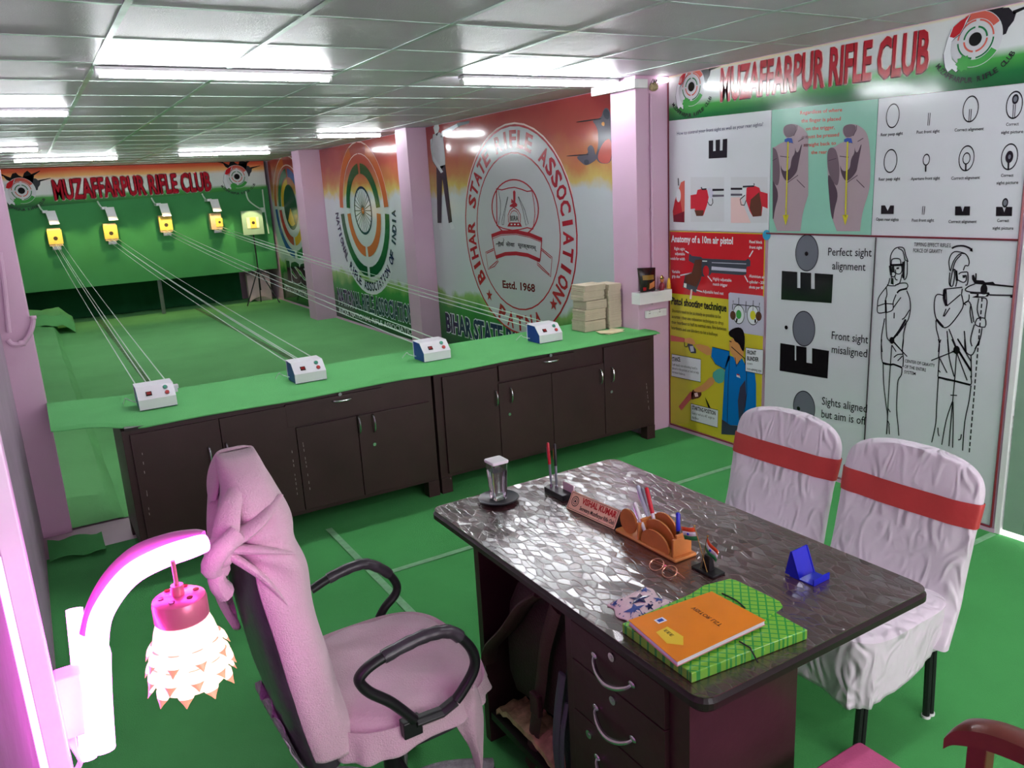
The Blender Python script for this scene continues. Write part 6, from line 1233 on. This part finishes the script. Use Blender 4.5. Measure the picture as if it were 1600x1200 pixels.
g2 = smooth_path([Dp(u, v, 1.07) for u, v in ((138, 990), (150, 945), (176, 900), (215, 864), (262, 846), (300, 840), (316, 842))], 6); b = MB(); b.tube(g2, .0115, 10); b.build('arm_shell', 'pink_shell', r, smooth=True)
b = MB(); b.tube([Dp(116, 952, 1.09), Dp(122, 1010, 1.09), Dp(138, 1185, 1.09)], .011, 10); b.build('neon_tube', 'neon', r, smooth=True)
q0, q1 = Dp(80, 1022, 1.11), Dp(132, 1145, 1.08)
b = MB(); b.box(q0.x, q1.x+.01, q1.y-.005, q1.y+.03, q1.z, q0.z); b.build('bracket', 'lamp_white', r, bevel=.003)
b = MB(); b.box(-.0875, -.062, 1.085, 1.118, 1.02, 1.56); b.build('wall_plate', 'lamp_white', r, bevel=.002)
b = MB()
for k in range(4): b.tube(smooth_path([Dp(104+4*k, 1150, 1.08), Dp(112+3*k, 1168+4*k, 1.07), Dp(126, 1178+6*k, 1.08), Dp(118-6*k, 1215, 1.08)], 5), .0022, 6)
b.build('wires', 'lamp_white', r, smooth=True)
b = MB(); b.cyl(Dp(92, 1118, 1.075), Dp(104, 1114, 1.075), .0035, 8); b.build('bolt', 'pink_cap', r)
c = Dp(282, 948, 1.05); S0 = Dp(298, 1000, 1.05)
b = MB(); b.cyl((c.x, c.y, c.z+.018), (c.x, c.y, c.z+.066), .0028, 8); b.cyl((c.x, c.y, c.z+.016), (c.x, c.y, c.z+.032), .008, 12); b.build('hanging_rod', 'pink_cap', r, smooth=True)
b = MB(); b.lathe([(.0, .018), (.026, .018), (.033, .014), (.0345, .008), (.0345, -.014), (.033, -.016)], c, 28); cp = b.build('shade_cap', 'pink_cap', r, smooth=True)
for k in range(6): q = PI/3*k; b = MB(); b.cyl((c.x+.022*math.cos(q), c.y+.022*math.sin(q), c.z+.0182), (c.x+.022*math.cos(q), c.y+.022*math.sin(q), c.z+.0192), .004, 8); b.build('vent_hole', 'print_maroon', cp)
b = MB(); b.lathe([(.033, -.016), (.038, -.03), (.045, -.06), (.049, -.09), (.045, -.106), (.03, -.112), (.0, -.113)], c, 28, cap=False); sh = b.build('glass_shade', 'petal_glow', r, smooth=True)
for row, (z, R, n2, s_) in enumerate(((-.055, .042, 9, .014), (-.078, .046, 10, .015), (-.098, .045, 10, .015))):
    for k in range(n2):
        q = 2*PI*(k+.5*(row % 2))/n2; d = Vector((math.cos(q), math.sin(q), 0)); t = Vector((-d.y, d.x, 0)); o = Vector(c)+d*R+Vector((0, 0, z)); b = MB()
        rg = [[o+d*(f*.010)+Vector((0, 0, -.020*f+.008))+t*s_*w_*math.cos(a_)+d*.005*w_*math.sin(a_) for a_ in [2*PI*i/10 for i in range(10)]] for f, w_ in ((0, .55), (.35, .85), (.7, .6), (1.0, .25), (1.25, .03))]
        b.loft(rg); p_ = b.build('petal', ['petal_glow', 'petal_tip'], sh, smooth=True)
        for pg in p_.data.polygons:
            if pg.index >= 20: pg.material_index = 1
l = bpy.data.lights.new('added_magenta_spot', 'SPOT'); l.energy = 5; l.color = (1, .12, .85); l.spot_size = math.radians(58); l.spot_blend = 1; l.shadow_soft_size = .05  # added spot near the arm tip, boosts the magenta light on floor and cabinet
o = bpy.data.objects.new('added_magenta_spot', l); COL.objects.link(o); o.parent = r; o.location = Dp(318, 905, 1.10)-r.location; o.rotation_euler = Vector((.06, -.85, .60)).to_track_quat('Z', 'Y').to_euler()
r = thing('led_strip', 'bright magenta light strip running up the mauve wall edge beside the lamp', 'light strip', (-.08, 1.13, .9))
b = MB(); b.tube([(-.080, 1.128, .80), (-.080, 1.128, 1.52)], .0085, 8); b.build('strip_light', 'neon_strip', r, smooth=True)
b = MB(); b.tube([(-.0835, .99, .80), (-.0835, .99, 1.40)], .0042, 8); b.build('strip_light', 'neon_strip', r, smooth=True)
